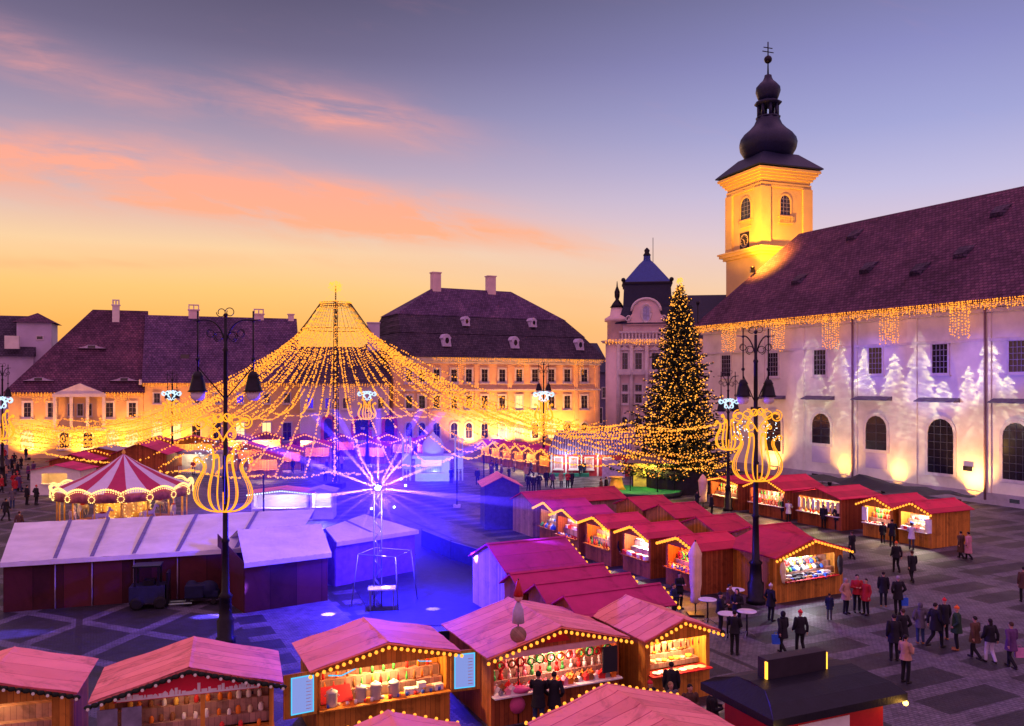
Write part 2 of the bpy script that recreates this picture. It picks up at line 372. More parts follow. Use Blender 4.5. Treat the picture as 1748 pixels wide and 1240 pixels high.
def icicles(label, root_loc, rz, x0, x1, ztop, drop, dens=.3, y=-.9, group=None, irregular=.5, r=.05, m=None, name='icicle_lights', step=.18):
    mb = MB(); x = x0
    mb.tube([(x0, y, ztop), (x1, y, ztop)], .012, 4, 1)
    while x < x1:
        d = drop*(1-irregular*random.random()); z = ztop
        mb.tube([(x, y, ztop), (x, y, ztop-d)], .008, 3, 1, cap=False)
        while z > ztop-d:
            mb.bulb((x+random.uniform(-.04,.04), y+random.uniform(-.05,.05), z), r*random.uniform(.7, 1.25)); z -= step*random.uniform(.7, 1.3)
        x += dens*random.uniform(.7, 1.3)
    me = mb.mesh(name, [m or BULB, WIRE]); o = obj(name, me); o.location = root_loc; o.rotation_euler = (0, 0, rz)
    return tag(o, label, 'string lights', group)
def ridge_chimney(parent, x, y, z0, z1, w=.9, m=PLASTER_P, caps=True, d=.6):
    c = box(x-w/2, x+w/2, y-d/2, y+d/2, z0, z1); c.box(x-w/2-.12, x+w/2+.12, y-d/2-.12, y+d/2+.12, z1, z1+.18)
    if caps:
        c.box(x-w/2, x+w/2, y-d/2, y+d/2, z1+.8, z1+.95)
        for s in (-1, 0, 1): c.box(x+s*(w/2-.08)-.08, x+s*(w/2-.08)+.08, y-d/2, y+d/2, z1+.18, z1+.8)
    return c.build('chimney', m, parent)
def hip_roof(parent, L, D, z0, z1, m, hl, hr, ov=.7, ridge_y=.5, name='roof', th=.25, x0=0):
    a = (x0-ov, -ov, z0); b = (x0+L+ov, -ov, z0); c = (x0+L+ov, D+ov, z0); d = (x0-ov, D+ov, z0)
    p = (x0+hl if hl else x0-ov, D*ridge_y, z1); q = (x0+L-hr if hr else x0+L+ov, D*ridge_y, z1)
    mb = MB(); mb.add([a, b, c, d, p, q], [(0,1,5,4),(1,2,5),(2,3,4,5),(3,0,4)])
    dn = lambda t: (t[0], t[1], t[2]-th)
    mb.add([a, b, c, d, dn(a), dn(b), dn(c), dn(d)], [(1,0,4,5),(2,1,5,6),(3,2,6,7),(0,3,7,4),(7,6,5,4)])
    return mb.build(name, m, parent)

# ================================================================== church
CRZ = GR-pi/2
P0 = gp(1748, 868); CO = P0+D1*43
cp = Plane(CO.x, CO.y, CRZ)
ch = thing('church', 'long white church with steep dark tiled roof and arched windows', 'church', CO, CRZ)
LCH, DCH, EZ, RZ_ = 60, 22, 18.4, 30.5
box(0, LCH, 0, DCH, 0, EZ).build('wall', PLASTER_W, ch)
mb = box(-.25, LCH+.1, -.25, -.004, 0, 1.0)
mb.box(-.4, LCH+.1, -.4, -.254, 0, .35); mb.build('plinth', mat('plinth_stone', (.36,.31,.36), .85, .2, 1, .2), ch)
mb = MB()
for zz, pr, hh in ((EZ-.75, .55, .5), (EZ-1.2, .25, .4), (14.6, .16, .25)): mb.box(-.2, LCH, -pr, -.004, zz, zz+hh)
mb.build('cornice', STONE, ch)
rf = hip_roof(ch, LCH, DCH, EZ-.1, RZ_, TILE, 6.0, 0, ov=1.0)
for u, v in ((1475,467),(1637,442),(1562,470),(1700,372),(1452,412),(1358,487)):
    # small eyebrow openings on the slope, solved on the slope plane
    best = None
    for i in range(60):
        yy = i*.18; zz = EZ-.1+(RZ_-EZ+.1)*(yy+1)/(DCH/2+1)
        pl = Plane(CO.x, CO.y, CRZ, yy); x = pl.x(u); e = abs(pl.z(u, v)-zz)
        if best is None or e < best[0]: best = (e, x, yy, zz)
    _, x, yy, zz = best
    d = MB(); d.add([(x-.7,yy,zz+.02),(x+.7,yy,zz+.02),(x+.45,yy-.25,zz+.45),(x-.45,yy-.25,zz+.45),(x-.9,yy+1.3,zz+1.40),(x+.9,yy+1.3,zz+1.40)], [(0,1,2,3),(3,2,5,4),(1,5,2),(0,3,4)])
    d.build('dormer', TILE2, rf)
pipes = [1457, 1683]
for u in (1300, 1367, 1457, 1558, 1683):
    x = cp.x(u); box(x-.55, x+.55, -.14, -.004, 1.0, EZ-1.25).build('pilaster', PLASTER_W, ch)
for u in pipes:
    x = cp.x(u)+.1; MB().tube([(x, -.3, .1), (x, -.3, EZ-.5)], .10, 8).build('downpipe', mat('pipe', (.20,.12,.16), .5, .2), ch)
for u, a, b, wd in ((1240,607,643,15), (1320,603,642,17), (1400,598,640,20), (1495,594,638,22), (1605,588,637,26), (1737,582,635,28)):
    pxwindow(ch, cp, u, a, b, wd, bars=(3, 4), surround=.2, barm=mat('dim_bar', (.30,.28,.34), .6))
for u, a, b, wd, low in ((1320,704,770,27,795), (1402,706,757,31,790), (1496,710,768,36,800), (1606,715,808,44,None), (1735,722,820,46,None), (1890,730,850,60,None)):
    pxwindow(ch, cp, u, a, b, wd, arch=True, bars=(1, 3) if low else (3, 6), surround=.3, sill=False, barm=mat('dark_bar', (.06,.06,.09), .5))
    if low:
        x, z = cp.xz(u, b); z0 = cp.z(u, low); ww = abs(cp.x(u+wd/2)-cp.x(u-wd/2)); box(x-ww/2, x+ww/2, -.07, -.004, z0, z-.32).build('panel', PLASTER_L, ch)
for u0, u1, v in ((1300,1341,680), (1376,1425,681), (1462,1523,682), (1570,1639,685), (1696,1775,687)):
    x0, x1 = cp.x(u0), cp.x(u1); z = cp.z((u0+u1)/2, v)
    mb = MB(); mb.add([(x0,-.9,z-.1),(x1,-.9,z-.1),(x1,-.9,z),(x0,-.9,z),(x0,-.004,z-.1),(x1,-.004,z-.1),(x1,-.004,z+.32),(x0,-.004,z+.32)], [(0,1,2,3),(3,2,6,7),(0,3,7,4),(1,5,6,2),(0,4,5,1)])
    mb.build('window_hood', mat('hood_tile', (.10,.08,.16), .6), ch)
for u, v in ((1394,812), (1735,857), (1655,800)):
    x, z = cp.xz(u, v); box(x-.45, x+.45, -.27, -.256, z-.22 if z > .5 else .3, (z+.22 if z > .5 else .7)).build('vent', GLASSD, ch)
x, z = cp.xz(1748, 440)
# icicle lights on the church
icicles('amber light string along the whole eave of the white church', CO, CRZ, -.5, cp.x(1790), EZ-.15, 1.0, .2, y=-1.12, r=.075)
for u0, u1, v in ((1243,1268,603), (1328,1351,603), (1416,1446,601), (1514,1549,590), (1634,1672,578)):
    w_ = {1243: 'beside the tree', 1328: 'above the second lamp standard', 1416: 'left of the blue projected patch', 1514: 'over the middle of the church wall', 1634: 'nearest the photograph\'s right edge'}[u0]
    icicles('square curtain of amber icicle lights on church eave, '+w_, CO, CRZ, cp.x(u0), cp.x(u1), EZ-.3, (EZ-.3)-cp.z((u0+u1)/2, v), .30, y=-1.0, group='light curtains on the church eave', irregular=.12, r=.085, name='light_curtain', step=.25)

# ------------------------------------------------------------------ floodlights washing the wall base
AMB = (1, .50, .06)
for i, (u, v, pw, ang) in enumerate(((1322,800,620,44), (1443,816,330,34), (1535,832,330,34), (1665,850,800,42))):
    x, _ = cp.xz(u, v); zt = cp.z(u, v)
    base = CO+Vector((x*cos(CRZ)+2.3*sin(CRZ), x*sin(CRZ)-2.3*cos(CRZ), 0))
    f = thing('floodlight', 'small black ground floodlight at the church wall, '+['below the tree side arch','behind the double gabled stall row','behind the dark tarpaulin','beside the last red stall'][i], 'floodlight', base, CRZ, 'amber floodlights at the church wall')
    box(-.18, .18, -.12, .12, .12, .38).build('housing', DARKMET, f); box(-.2, .2, -.02, .02, 0, .14).build('bracket', DARKMET, f)
    box(-.15, .15, .125, .135, .15, .35).build('lens', emis('flood_lens', (1,.6,.1), 4), f)
    light('floodlight_lamp', 'SPOT', (0, .3, .35), AMB, pw*1.2, .08, (0, 2.3, 1.75), ang+10, .12, f)
    light('floodlight_wash', 'SPOT', (0, .3, .4), (1,.48,.10), pw*4, .1, (0, 1.1, 3.0), 110, .9, f)

# ================================================================== bell tower
TR = radians(20); Yc = 118.; Xc = (1300-U0)/FPX*Yc; TW = 8.5
tw = thing('bell_tower', 'tall square bell tower with black onion dome, amber lit faces', 'bell tower', (Xc, Yc, 0), TR)
tr_ = Plane(Xc, Yc, TR); tl = Plane(Xc, Yc, TR+pi/2)     # right face along x, left face along y
zc = lambda v, u=1300: tr_.z(u, v)
zb, zm, ze = zc(440), zc(422), zc(288)
b = box(0, TW, 0, TW, 0, zm); b.build('tower_base', TOWERW, tw)
b = box(.25, TW-.25, .25, TW-.25, zm, ze); b.build('tower_shaft', TOWERW, tw)
def band(z0, z1, o, nm='cornice', m=TOWERW): return box(-o, TW+o, -o, TW+o, z0, z1).build(nm, m, tw)
band(zm-.9, zm-.5, .35); band(zm-.5, zm-.1, .75); band(zm-.1, zm+.15, .95)
for i in range(5): band(ze-1.6+i*.36, ze-1.6+(i+1)*.36-.004, -.12+.26*i)
for z_ in (ze-2.35, ze-2.0): band(z_, z_+.28, -.02)
for (cx, cy) in ((0,0),(TW,0),(0,TW)):
    x0 = cx-.1 if cx == 0 else cx-1.5; y0 = cy-.1 if cy == 0 else cy-1.5; box(x0, x0+1.6, y0, y0+1.6, zm+.15, ze-2.35).build('corner_pilaster', TOWERW, tw)
def tower_win(face, u, va, vb, wpx):
    """window on either visible face; the left face is built in a frame turned by 90 degrees"""
    pl = tr_ if face == 'r' else tl
    x, z1 = pl.xz(u, va); z0 = pl.z(u, vb); wd = abs(pl.x(u+wpx/2)-pl.x(u-wpx/2))
    fr = window(tw, 0, 0, z1-z0, wd, frame=TOWERW, arch=True, bars=(2, 4), surround=.25, proud=.12)
    if face == 'r': fr.location = (x, .25, z0)
    else: fr.rotation_euler = (0, 0, -pi/2); fr.location = (.25, x, z0)
tower_win('r', 1342, 333, 367, 17); tower_win('l', 1271, 338, 374, 17)
tower_win('l', 1269, 478, 498, 14)
for face, u, va, vb in (('r',1342,369,382), ('l',1271,376,389)):
    pl = tr_ if face == 'r' else tl; x, z1 = pl.xz(u, va); z0 = pl.z(u, vb)
    mb = box(-1.2, 1.2, -.35, 0, 0, .12); mb.box(-1.2, 1.2, -.35, -.25, z1-z0-.1, z1-z0)
    for i in range(9): mb.box(-1.15+i*.28, -1.07+i*.28, -.33, -.27, .12, z1-z0-.1)
    o = mb.build('balustrade', TOWERW, tw)
    if face == 'r': o.location = (x, .25, z0)
    else: o.rotation_euler = (0,0,-pi/2); o.location = (.25, x, z0)
x, z = tl.xz(1269, 411); mb = box(-1.05, 1.05, -.12, 0, -1.15, 1.15); ck = mb.build('clock_face', mat('clock_black', (.02,.015,.02), .5), tw)
ck.rotation_euler = (0,0,-pi/2); ck.location = (.25, x, z)
mb = MB(); n = 36
for i in range(n):
    a0, a1 = 2*pi*i/n, 2*pi*(i+1)/n
    mb.add([(cos(a0)*.85,-.14,sin(a0)*.85),(cos(a1)*.85,-.14,sin(a1)*.85),(cos(a1)*.95,-.14,sin(a1)*.95),(cos(a0)*.95,-.14,sin(a0)*.95)], [(0,1,2,3)])
for i in range(12):
    a0 = 2*pi*i/12; M = Matrix.Rotation(-a0, 4, 'Y'); mb.box(-.03, .03, -.145, -.135, .62, .8, 0, M)
for a0, l_ in ((.9, .45), (3.4, .7)):
    M = Matrix.Rotation(-a0, 4, 'Y'); mb.box(-.045, .045, -.155, -.146, -.1, l_, 0, M)
mb.build('clock_hands', mat('clock_gold', (.75,.6,.35), .4), ck)
cx_, cy_ = TW/2, TW/2; sY = (Yc+TW*(sin(TR)+cos(TR))/2)/FPX
zz = lambda v: H+(V0-v)*sY
o_ = 1.15
mb = MB().lathe([(TW/2+o_, zc(283)), (TW/2+o_, zc(283)+.15), (3.0, zz(270.5)), (2.8, zz(269.5))], 4, (cx_, cy_, 0), sm=False, sq=True)
mb.build('roof_skirt', SLATE, tw)
prof = [(3.2, zz(272)), (3.5, zz(266)), (4.0, zz(256)), (4.12, zz(247)), (3.95, zz(239)), (3.4, zz(230)), (2.6, zz(222)), (2.0, zz(214)), (1.7, zz(206)), (1.62, zz(201))]
MB().lathe(prof, 16, (cx_, cy_, 0)).build('onion_dome', SLATE, tw)
ln = MB().lathe([(1.75, zz(203)), (1.75, zz(200))], 8, (cx_, cy_, 0)); ln.lathe([(1.6, zz(181)), (1.95, zz(178)), (1.95, zz(176)), (1.3, zz(172))], 8, (cx_, cy_, 0))
for i in range(8): a0 = pi/8+pi*i/4; ln.tube([(cx_+1.35*cos(a0), cy_+1.35*sin(a0), zz(201)), (cx_+1.35*cos(a0), cy_+1.35*sin(a0), zz(180))], .24, 6)
ln.build('lantern', SLATE, tw)
prof = [(1.25, zz(173)), (1.5, zz(167)), (1.78, zz(157)), (1.7, zz(150)), (1.2, zz(143)), (.75, zz(138)), (.55, zz(133)), (.5, zz(129)), (.15, zz(127))]
MB().lathe(prof, 16, (cx_, cy_, 0)).build('small_onion_dome', SLATE, tw)
mb = MB().tube([(cx_,cy_,zz(128)),(cx_,cy_,zz(108))], [.14, .09], 6); mb.ball((cx_,cy_,zz(102)), .58, 12)
mb.tube([(cx_,cy_,zz(97)),(cx_,cy_,zz(72))], .09, 6)
for v_, l_ in ((82,.75),(89,.95)): mb.tube([(cx_-l_,cy_,zz(v_)),(cx_+l_,cy_,zz(v_))], .07, 6)
mb.build('cross', DARKMET, tw)
# floodlights for the tower stand on the church roof and on the annex beside it
TA = (1, .40, .02)
fl_pos = CO+Vector((3.2*cos(CRZ)-5.6*sin(CRZ), 3.2*sin(CRZ)+5.6*cos(CRZ), 0)); fl_pos.z = 25.9
fl = thing('roof_floodlight', 'amber floodlight on the church roof hip aimed at bell tower', 'floodlight', fl_pos, 0)
box(-.3,.3,-.25,.25,-.5,-.1).build('bracket', DARKMET, fl); MB().lathe([(.26,-.12),(.3,.25)],12).build('housing', DARKMET, fl)
fc = Vector((Xc, Yc, 0))
c_r = fc+Vector((cos(TR), sin(TR), 0))*4.2; c_l = fc+Vector((-sin(TR), cos(TR), 0))*4.2
light('roof_flood_lamp', 'SPOT', (0,0,.4), TA, 26000, .3, Vector((c_r.x, c_r.y, 38.5))-fl_pos, 88, .5, fl)
fl2 = thing('wall_floodlight', 'amber floodlight on mast before the bell tower clock face', 'floodlight', (24.5, 112.0, 0), 0)
MB().tube([(0,0,0),(0,0,21.3)], .09, 8).build('mast', DARKMET, fl2); MB().lathe([(.2,21.2),(.28,21.6)],12).build('housing', DARKMET, fl2)
light('wall_flood_lamp', 'SPOT', (0,0,22), TA, 9000, .3, Vector((c_l.x-24.5, c_l.y-112, 36)), 62, .7, fl2)
fl3 = light('roof_wash_lamp', 'SPOT', (-.4,-.8,2.6), TA, 16000, .3, Vector((4.0, 1.0, -1.2)), 120, .8, fl)

# ================================================================== mansard palace
b0 = Vector(((1024-U0)/FPX*150, 150, 0)); BR = radians(28)
bdir = Vector((cos(BR), sin(BR), 0))
k = (672-U0)/FPX; tt = (b0.x-k*b0.y)/(bdir.x-k*bdir.y); bo = b0-bdir*tt
bp = Plane(bo.x, bo.y, BR); BL = tt
pal = thing('mansard_palace', 'rose palace with huge stepped mansard roof and two ridge chimneys', 'palace', bo, BR)
bez = 15.0
box(0, BL, 0, 18, 0, bez).build('wall', PLASTER_G, pal)
mb = MB()
for z_, pr, h_ in ((bez-.6, .5, .6), (bez-1.0, .25, .35), (9.6, .2, .25)): mb.box(-.1, BL+.1, -pr, -.004, z_, z_+h_)
mb.build('cornice', STONE, pal)
lv = [(bez, -.9, -.9, -.9), (19.2, 2.4, 2.2, 2.0), (22.3, 5.2, 2.6, 4.3), (27.2, 9., 10.5, 13.)]   # z, inset y, inset left, inset right
for i in range(3):
    z0, y0, l0, r0 = lv[i]; z1, y1, l1, r1 = lv[i+1]; z0 = z0 if i == 0 else z0-.22
    if i: y0 -= .3; l0 -= .3; r0 -= .3
    A = [(l0,y0,z0),(BL-r0,y0,z0),(BL-r0,18-y0,z0),(l0,18-y0,z0),(l1,y1,z1),(BL-r1,y1,z1),(BL-r1,18-y1,z1),(l1,18-y1,z1)]
    if i == 2: A[4:] = [(l1,9,z1),(BL-r1,9,z1)]; fs = [(0,1,5,4),(1,2,5),(2,3,4,5),(3,0,4),(3,2,1,0)]
    else: fs = [(0,1,5,4),(1,2,6,5),(2,3,7,6),(3,0,4,7),(4,5,6,7),(3,2,1,0)]
    o = MB().add(A, fs).build('roof_tier', TILE2 if i < 2 else TILE3, pal)
ridge_chimney(pal, bp.x(775)+.6, 9, 26.4, 29.6, 1.5, PLASTER_P, False, 1.2); ridge_chimney(pal, bp.x(884)-.6, 9, 26.4, 29.6, 1.5, PLASTER_P, False, 1.2)
def round_dormer(parent, x, y, z, s=1.):
    mb = MB().ext([(-.75*s,0),(.75*s,0),(.6*s,1.1*s),(.75*s,1.4*s),(.35*s,1.9*s),(0,2.05*s),(-.35*s,1.9*s),(-.75*s,1.4*s),(-.6*s,1.1*s)], 0, 1.9)
    o = mb.build('dormer', mat('dormer_white', (.5,.46,.62), .7), parent); o.location = (x, y, z)
    MB().ext([(.34*s*cos(i*pi/5), .95*s+.5*s*sin(i*pi/5)) for i in range(10)], -.02, .05).build('pane', GLASSD, o)
for u, v in ((764,598), (881,601), (992,604)): x = bp.x(u); round_dormer(pal, x, .15, bp.z(u, v)+.6)
for u, v in ((810,558), (926,560)): x = bp.x(u); round_dormer(pal, x, 2.9, bp.z(u, v)+.3, .8)
for u in (698, 720, 745, 775, 800, 827, 857, 886, 913, 941, 968, 997):
    lit = u in (886, 913)
    pxwindow(pal, bp, u, 631, 652, 10, bars=(1, 2), surround=.3, frame=PLASTER_L if u < 740 else STONE)
    pxwindow(pal, bp, u, 676, 697, 10, bars=(1, 2), surround=.3, pane=GLASSL if lit else GLASSD)
    pxwindow(pal, bp, u, 722, 748, 11, bars=(1, 1), surround=.25, arch=True, pane=GLASSL if u in (857, 886, 941) else GLASSD)
for u in (735, 813, 870, 928, 983, 1018):
    x = bp.x(u); box(x-.35, x+.35, -.13, -.004, .6, bez-1.05).build('pilaster', PLASTER_G, pal)
icicles('amber light string under the mansard palace eave', bo, BR, bp.x(735), BL+.8, bez-.1, .55, .3, y=-1.0, r=.07)
for i, u in enumerate((783, 888, 984)):
    icicles('amber light curtain on the mansard palace, '+['nearest the light tent','between the dormers','nearest the dark gap'][i], bo, BR, bp.x(u-8), bp.x(u+8), bez-.2, 3.0, .32, y=-.95, group='light curtains on the mansard palace', irregular=.2, r=.07, name='light_curtain', step=.3)
# street facade lamps: warm uplights on the palace
for i, u in enumerate((800, 860, 905, 960)):
    x = bp.x(u); f = thing('facade_uplight', 'low amber uplight before rose palace wall, '+['by the light tent','under the second dormer','under the red lit window','near the palace corner'][i], 'floodlight', bo+Vector((x*cos(BR)+2.5*sin(BR), x*sin(BR)-2.5*cos(BR), 0)), BR, 'uplights before the rose palace')
    box(-.2,.2,-.15,.15,0,.35).build('housing', DARKMET, f); light('uplight_lamp', 'SPOT', (0,0,.5), (1,.38,.06), 8500, .15, (0,2.6,9), 130, .8, f)

# ================================================================== houses on the far west side
hr = radians(20); hd = Vector((cos(hr), sin(hr), 0))
h2r = Vector(((512-U0)/FPX*135, 135, 0))
def leftof(right, rz, u):
    d = Vector((cos(rz), sin(rz), 0)); k = (u-U0)/FPX; t_ = (right.x-k*right.y)/(d.x-k*d.y); return right-d*t_, t_
h2o, L2 = leftof(h2r, hr, 245); h1o, L1 = leftof(h2o, hr, 14)
hp2 = Plane(h2o.x, h2o.y, hr); hp1 = Plane(h1o.x, h1o.y, hr)
h2 = thing('townhouse', 'tall plain violet roofed townhouse with two slotted chimneys', 'house', h2o, hr)
e2 = hp2.z(300, 654); r2 = 21.6
box(0, L2, 0, 14, 0, e2).build('wall', PLASTER_Y, h2)
rf = MB(); rf.ext([(-.1,0)],0,0) if False else None
def gable_roof(parent, L, D, z0, z1, m, ov=.7, gm=PLASTER_L):
    a = [(-.2,-ov,z0),(L+.2,-ov,z0),(L+.2,D/2,z1),(-.2,D/2,z1),(L+.2,D+ov,z0),(-.2,D+ov,z0)]
    mb = MB().add(a, [(0,1,2,3),(3,2,4,5),(1,4,2),(0,3,5),(0,5,4,1)]); return mb.build('roof', m, parent)
rf2 = gable_roof(h2, L2, 14, e2, r2, TILE3)
box(-.6, -.21, -.5, 7.2, e2-.3, e2+.5).build('parapet', PLASTER_W, h2)
ridge_chimney(rf2, hp2.x(318)+1.0, 7, r2-.7, r2+.9, 1.6, PLASTER_P); ridge_chimney(rf2, hp2.x(435)+1, 7, r2-.7, r2+.5, 1.6, PLASTER_P); ridge_chimney(rf2, hp2.x(504), 7, r2-1, r2+.6, .9, PLASTER_P, False)
box(hp2.x(308), hp2.x(308)+1.2, 2, 3, e2+2.9, e2+4.4).build('dormer', GLASSD, h2)
for u in (268, 300, 335, 370, 410, 455, 490):
    pxwindow(h2, hp2, u, 672, 688, 10, bars=(1,1), surround=.2)
    pxwindow(h2, hp2, u, 722, 752, 14, bars=(1,1), surround=.2, pane=GLASSL if u in (268,300,410,455) else GLASSD)
icicles('amber light string under the violet roofed townhouse eave', h2o, hr, 0, L2, e2-.1, .6, .35, y=-.8, r=.07)
h1 = thing('townhouse', 'cream townhouse with big maroon roof, eyebrow dormers and small pediment', 'house', h1o, hr)
e1 = hp1.z(120, 669); r1 = 22.3
box(0, L1-.05, 0, 18, 0, e1).build('wall', PLASTER_Y, h1)
rf1 = hip_roof(h1, L1-.3, 16, e1, r1, TILE, 10.0, 0, ov=.5)
ridge_chimney(rf1, hp1.x(180)+.8, 7, r1-2.6, r1+.6, 1.0, PLASTER_W)
def eyebrow(parent, x, y, z, s=1.):
    mb = MB().ext([(-2.*s,0),(2.*s,0),(.9*s,.28*s),(.5*s,.5*s),(-.5*s,.5*s),(-.9*s,.28*s)], 0, 1.4); o = mb.build('dormer', mat('dormer_pale', (.42,.36,.46), .7), parent); o.location = (x, y, z)
    box(-.5*s,.5*s,-.02,.05,.05,.42*s).build('pane', GLASSD, o)
for u, v in ((61,652),(208,652),(136,604)):
    fr_ = (669-v)/(669-545.); yy = -.5+8.5*fr_-.6; eyebrow(rf1, hp1.x(u)*(1)+(.3 if v > 610 else 1.2), yy, e1+(r1-e1)*fr_-.15)
pdx = hp1.x(137); pw = 2.9*1.2
mb = MB().ext([(pdx-pw,e1-.3),(pdx+pw,e1-.3),(pdx,e1+1.2)], -1.2, 1.0); mb.build('pediment', PLASTER_W, h1)
mb = box(pdx-pw, pdx+pw, -1.25, -.004, e1-.75, e1-.31)
for s in (-1,-.33,.33,1): mb.box(pdx+s*pw*.92-.2, pdx+s*pw*.92+.2, -1.15, -.75, 4.2, e1-.76)
mb.box(pdx-pw, pdx+pw, -1.25, -.004, 3.9, 4.2); mb.build('portico', PLASTER_W, h1)
for u in (47, 88, 187, 226): pxwindow(h1, hp1, u, 688, 712, 12, bars=(1,2), surround=.3, frame=PLASTER_W)
for u in (137, 152, 121): pxwindow(h1, hp1, u, 690, 710, 9, bars=(1,1), surround=.1)
for u in (47, 110, 150, 192, 225): pxwindow(h1, hp1, u, 738, 765, 16, bars=(1,1), surround=.25, arch=True, pane=GLASSL if u in (47, 192, 225) else GLASSD)
icicles('amber light string under the maroon roofed townhouse eave', h1o, hr, 0, L1, e1-.15, .6, .35, y=-.75, r=.07)
for u, lab in ((72, 'by the far corner'), (211, 'beside the pediment')):
    icicles('looped amber light curtain on cream townhouse, '+lab, h1o, hr, hp1.x(u-14), hp1.x(u+14), e1-.3, 1.4, .35, y=-.7, group='light curtains on the cream townhouse', irregular=.2, r=.08, name='light_curtain', step=.3)
for i, (oo, ln_) in enumerate(((h1o, 3), (h1o, 9.5), (h1o, 15), (h2o, 4), (h2o, 11), (h2o, 18))):
    f = thing('facade_uplight', 'low amber uplight at the far townhouses, '+['first from the pale tower house','under the portico','at the party wall','under the violet roof\'s first window','under the slotted chimney','at the end of the violet roofed house'][i], 'floodlight', oo+hd*ln_+Vector((sin(hr),-cos(hr),0))*2.2, hr, 'uplights before the townhouses')
    box(-.2,.2,-.15,.15,0,.35).build('housing', DARKMET, f); light('uplight_lamp', 'SPOT', (0,0,.5), (1,.36,.035), 4600, .15, (0,2.6,6), 130, .8, f)
# pale house with a short square tower at the west end
po, L3 = leftof(h1o+Vector((-1.5,9,0)), hr, -90)
p3 = thing('tower_house', 'pale lilac house with a short square tower and pyramid roof', 'house', po, hr)
hp3 = Plane(po.x, po.y, hr)
box(0, L3, 0, 14, 0, 15).build('wall', PLASTER_L, p3); gable_roof(p3, L3, 14, 15, hp3.z(20, 545)+1, TILE2)
x0, x1 = hp3.x(26), hp3.x(86); zt = hp3.z(56, 550); zp = hp3.z(56, 531)
box(x0, x1, 1, 7, 10, zt).build('tower', PLASTER_L, p3)
MB().add([(x0-.6,.4,zt),(x1+.6,.4,zt),(x1+.6,7.6,zt),(x0-.6,7.6,zt),((x0+x1)/2,4,zp)], [(0,1,4),(1,2,4),(2,3,4),(3,0,4),(3,2,1,0)]).build('tower_roof', TILE, p3)
window(p3, hp3.x(66), hp3.z(66,579), hp3.z(66,574), .8, bars=None, y=1., sill=False)
box(hp3.x(10), hp3.x(10)+1.9, -1.0, -.004, hp3.z(20,596), hp3.z(20,574)).build('dormer', PLASTER_W, p3)
# low pale houses closing the gap behind the light tent
go_, LG = leftof(bo+Vector((-.6,-.5,0)), radians(14), 513); gpn = Plane(go_.x, go_.y, radians(14))
g3 = thing('passage_house', 'pale house with an arched passage behind the light tent', 'house', go_, radians(14))
eg = gpn.z(600, 655)
box(0, LG, 0, 12, 0, eg).build('wall', PLASTER_L, g3); rg = gable_roof(g3, LG, 12, eg, gpn.z(600, 590), TILE2)
ridge_chimney(rg, gpn.x(643), 6, eg+4, gpn.z(643, 548), 1.9, PLASTER_L, False, 1.2)
for u in (530, 560, 590, 650): pxwindow(g3, gpn, u, 680, 697, 9, bars=(1,1), surround=.2)
for u, wd, lt_ in ((617, 24, False), (560, 14, True), (665, 16, False)): pxwindow(g3, gpn, u, 714, 762, wd, bars=None, surround=.5, arch=True, sill=False, frame=mat('arch_red', (.5,.08,.12), .7), pane=GLASSD)
icicles('amber light string under the passage house eave', go_, radians(14), 0, LG, eg-.1, .5, .35, y=-.8, r=.07)
for u, lab in ((600, 'behind the mast'), (668, 'by the mansard palace')):
    icicles('amber light curtain on passage house, '+lab, go_, radians(14), gpn.x(u-10), gpn.x(u+10), eg-.2, 2.9, .35, y=-.75, group='light curtains on the passage house', irregular=.2, r=.07, name='light_curtain', step=.3)
# dark house in the gap right of the palace
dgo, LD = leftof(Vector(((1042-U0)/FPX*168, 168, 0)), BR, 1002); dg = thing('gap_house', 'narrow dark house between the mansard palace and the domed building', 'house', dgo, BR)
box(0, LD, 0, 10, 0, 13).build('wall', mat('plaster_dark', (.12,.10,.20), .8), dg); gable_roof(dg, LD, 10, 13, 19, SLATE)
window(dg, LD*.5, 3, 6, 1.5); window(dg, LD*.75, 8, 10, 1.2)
# ================================================================== domed building
dY = 128.; dR = radians(-8)
do = Vector(((1052-U0)/FPX*dY, dY, 0)); dp = Plane(do.x, do.y, dR)
db = thing('domed_building', 'ornate rose stone building with blue cupola and baroque gable', 'building', do, dR)
W1 = dp.x(1150); W2 = dp.x(1260)
zE = dp.z(1090, 580); zA = dp.z(1090, 553)
box(0, W2, 0, 14, 0, zE).build('wall', PLASTER_P, db)
mb = box(.3, W1, .3, 5, zE, zA); mb.build('attic', PLASTER_P, db)
rt = abs(dp.x(1052)-dp.x(1036))
MB().lathe([(1.75,0),(1.75,zE)], 20, (.1,1.5,0)).build('round_bay', PLASTER_P, db)
MB().lathe([(1.5,zE),(1.5,zA+.4),(1.9,zA+.45),(1.9,zA+.9),(1.1,zA+1.4),(.9,zA+2.6)], 20, (.1,1.5,0)).build('bay_attic', PLASTER_P, db)
MB().lathe([(1.1,zA+2.6),(.7,zA+3.2),(.25,zA+3.8),(.4,zA+4.3),(.42,zA+5.0),(.12,zA+5.8),(.05,zA+6.6)], 10, (.1,1.5,0)).build('finial', DARKMET, db)
mb = box(-.2, W2, -.7, -.004, zE-.45, zE-.1); mb.box(-.1, W2, -.4, -.006, zE-.9, zE-.46); mb.box(0, W1, -.3, -.004, 9.2, 9.6); mb.box(0, W1, -.3, -.004, 4.5, 4.8)
mb.lathe([(2.2,zE-.45),(2.5,zE-.12)], 20, (.1,1.5,0)); mb.build('cornice', STONE, db)
gx = dp.x(1103); gw = dp.x(1128)-dp.x(1078)
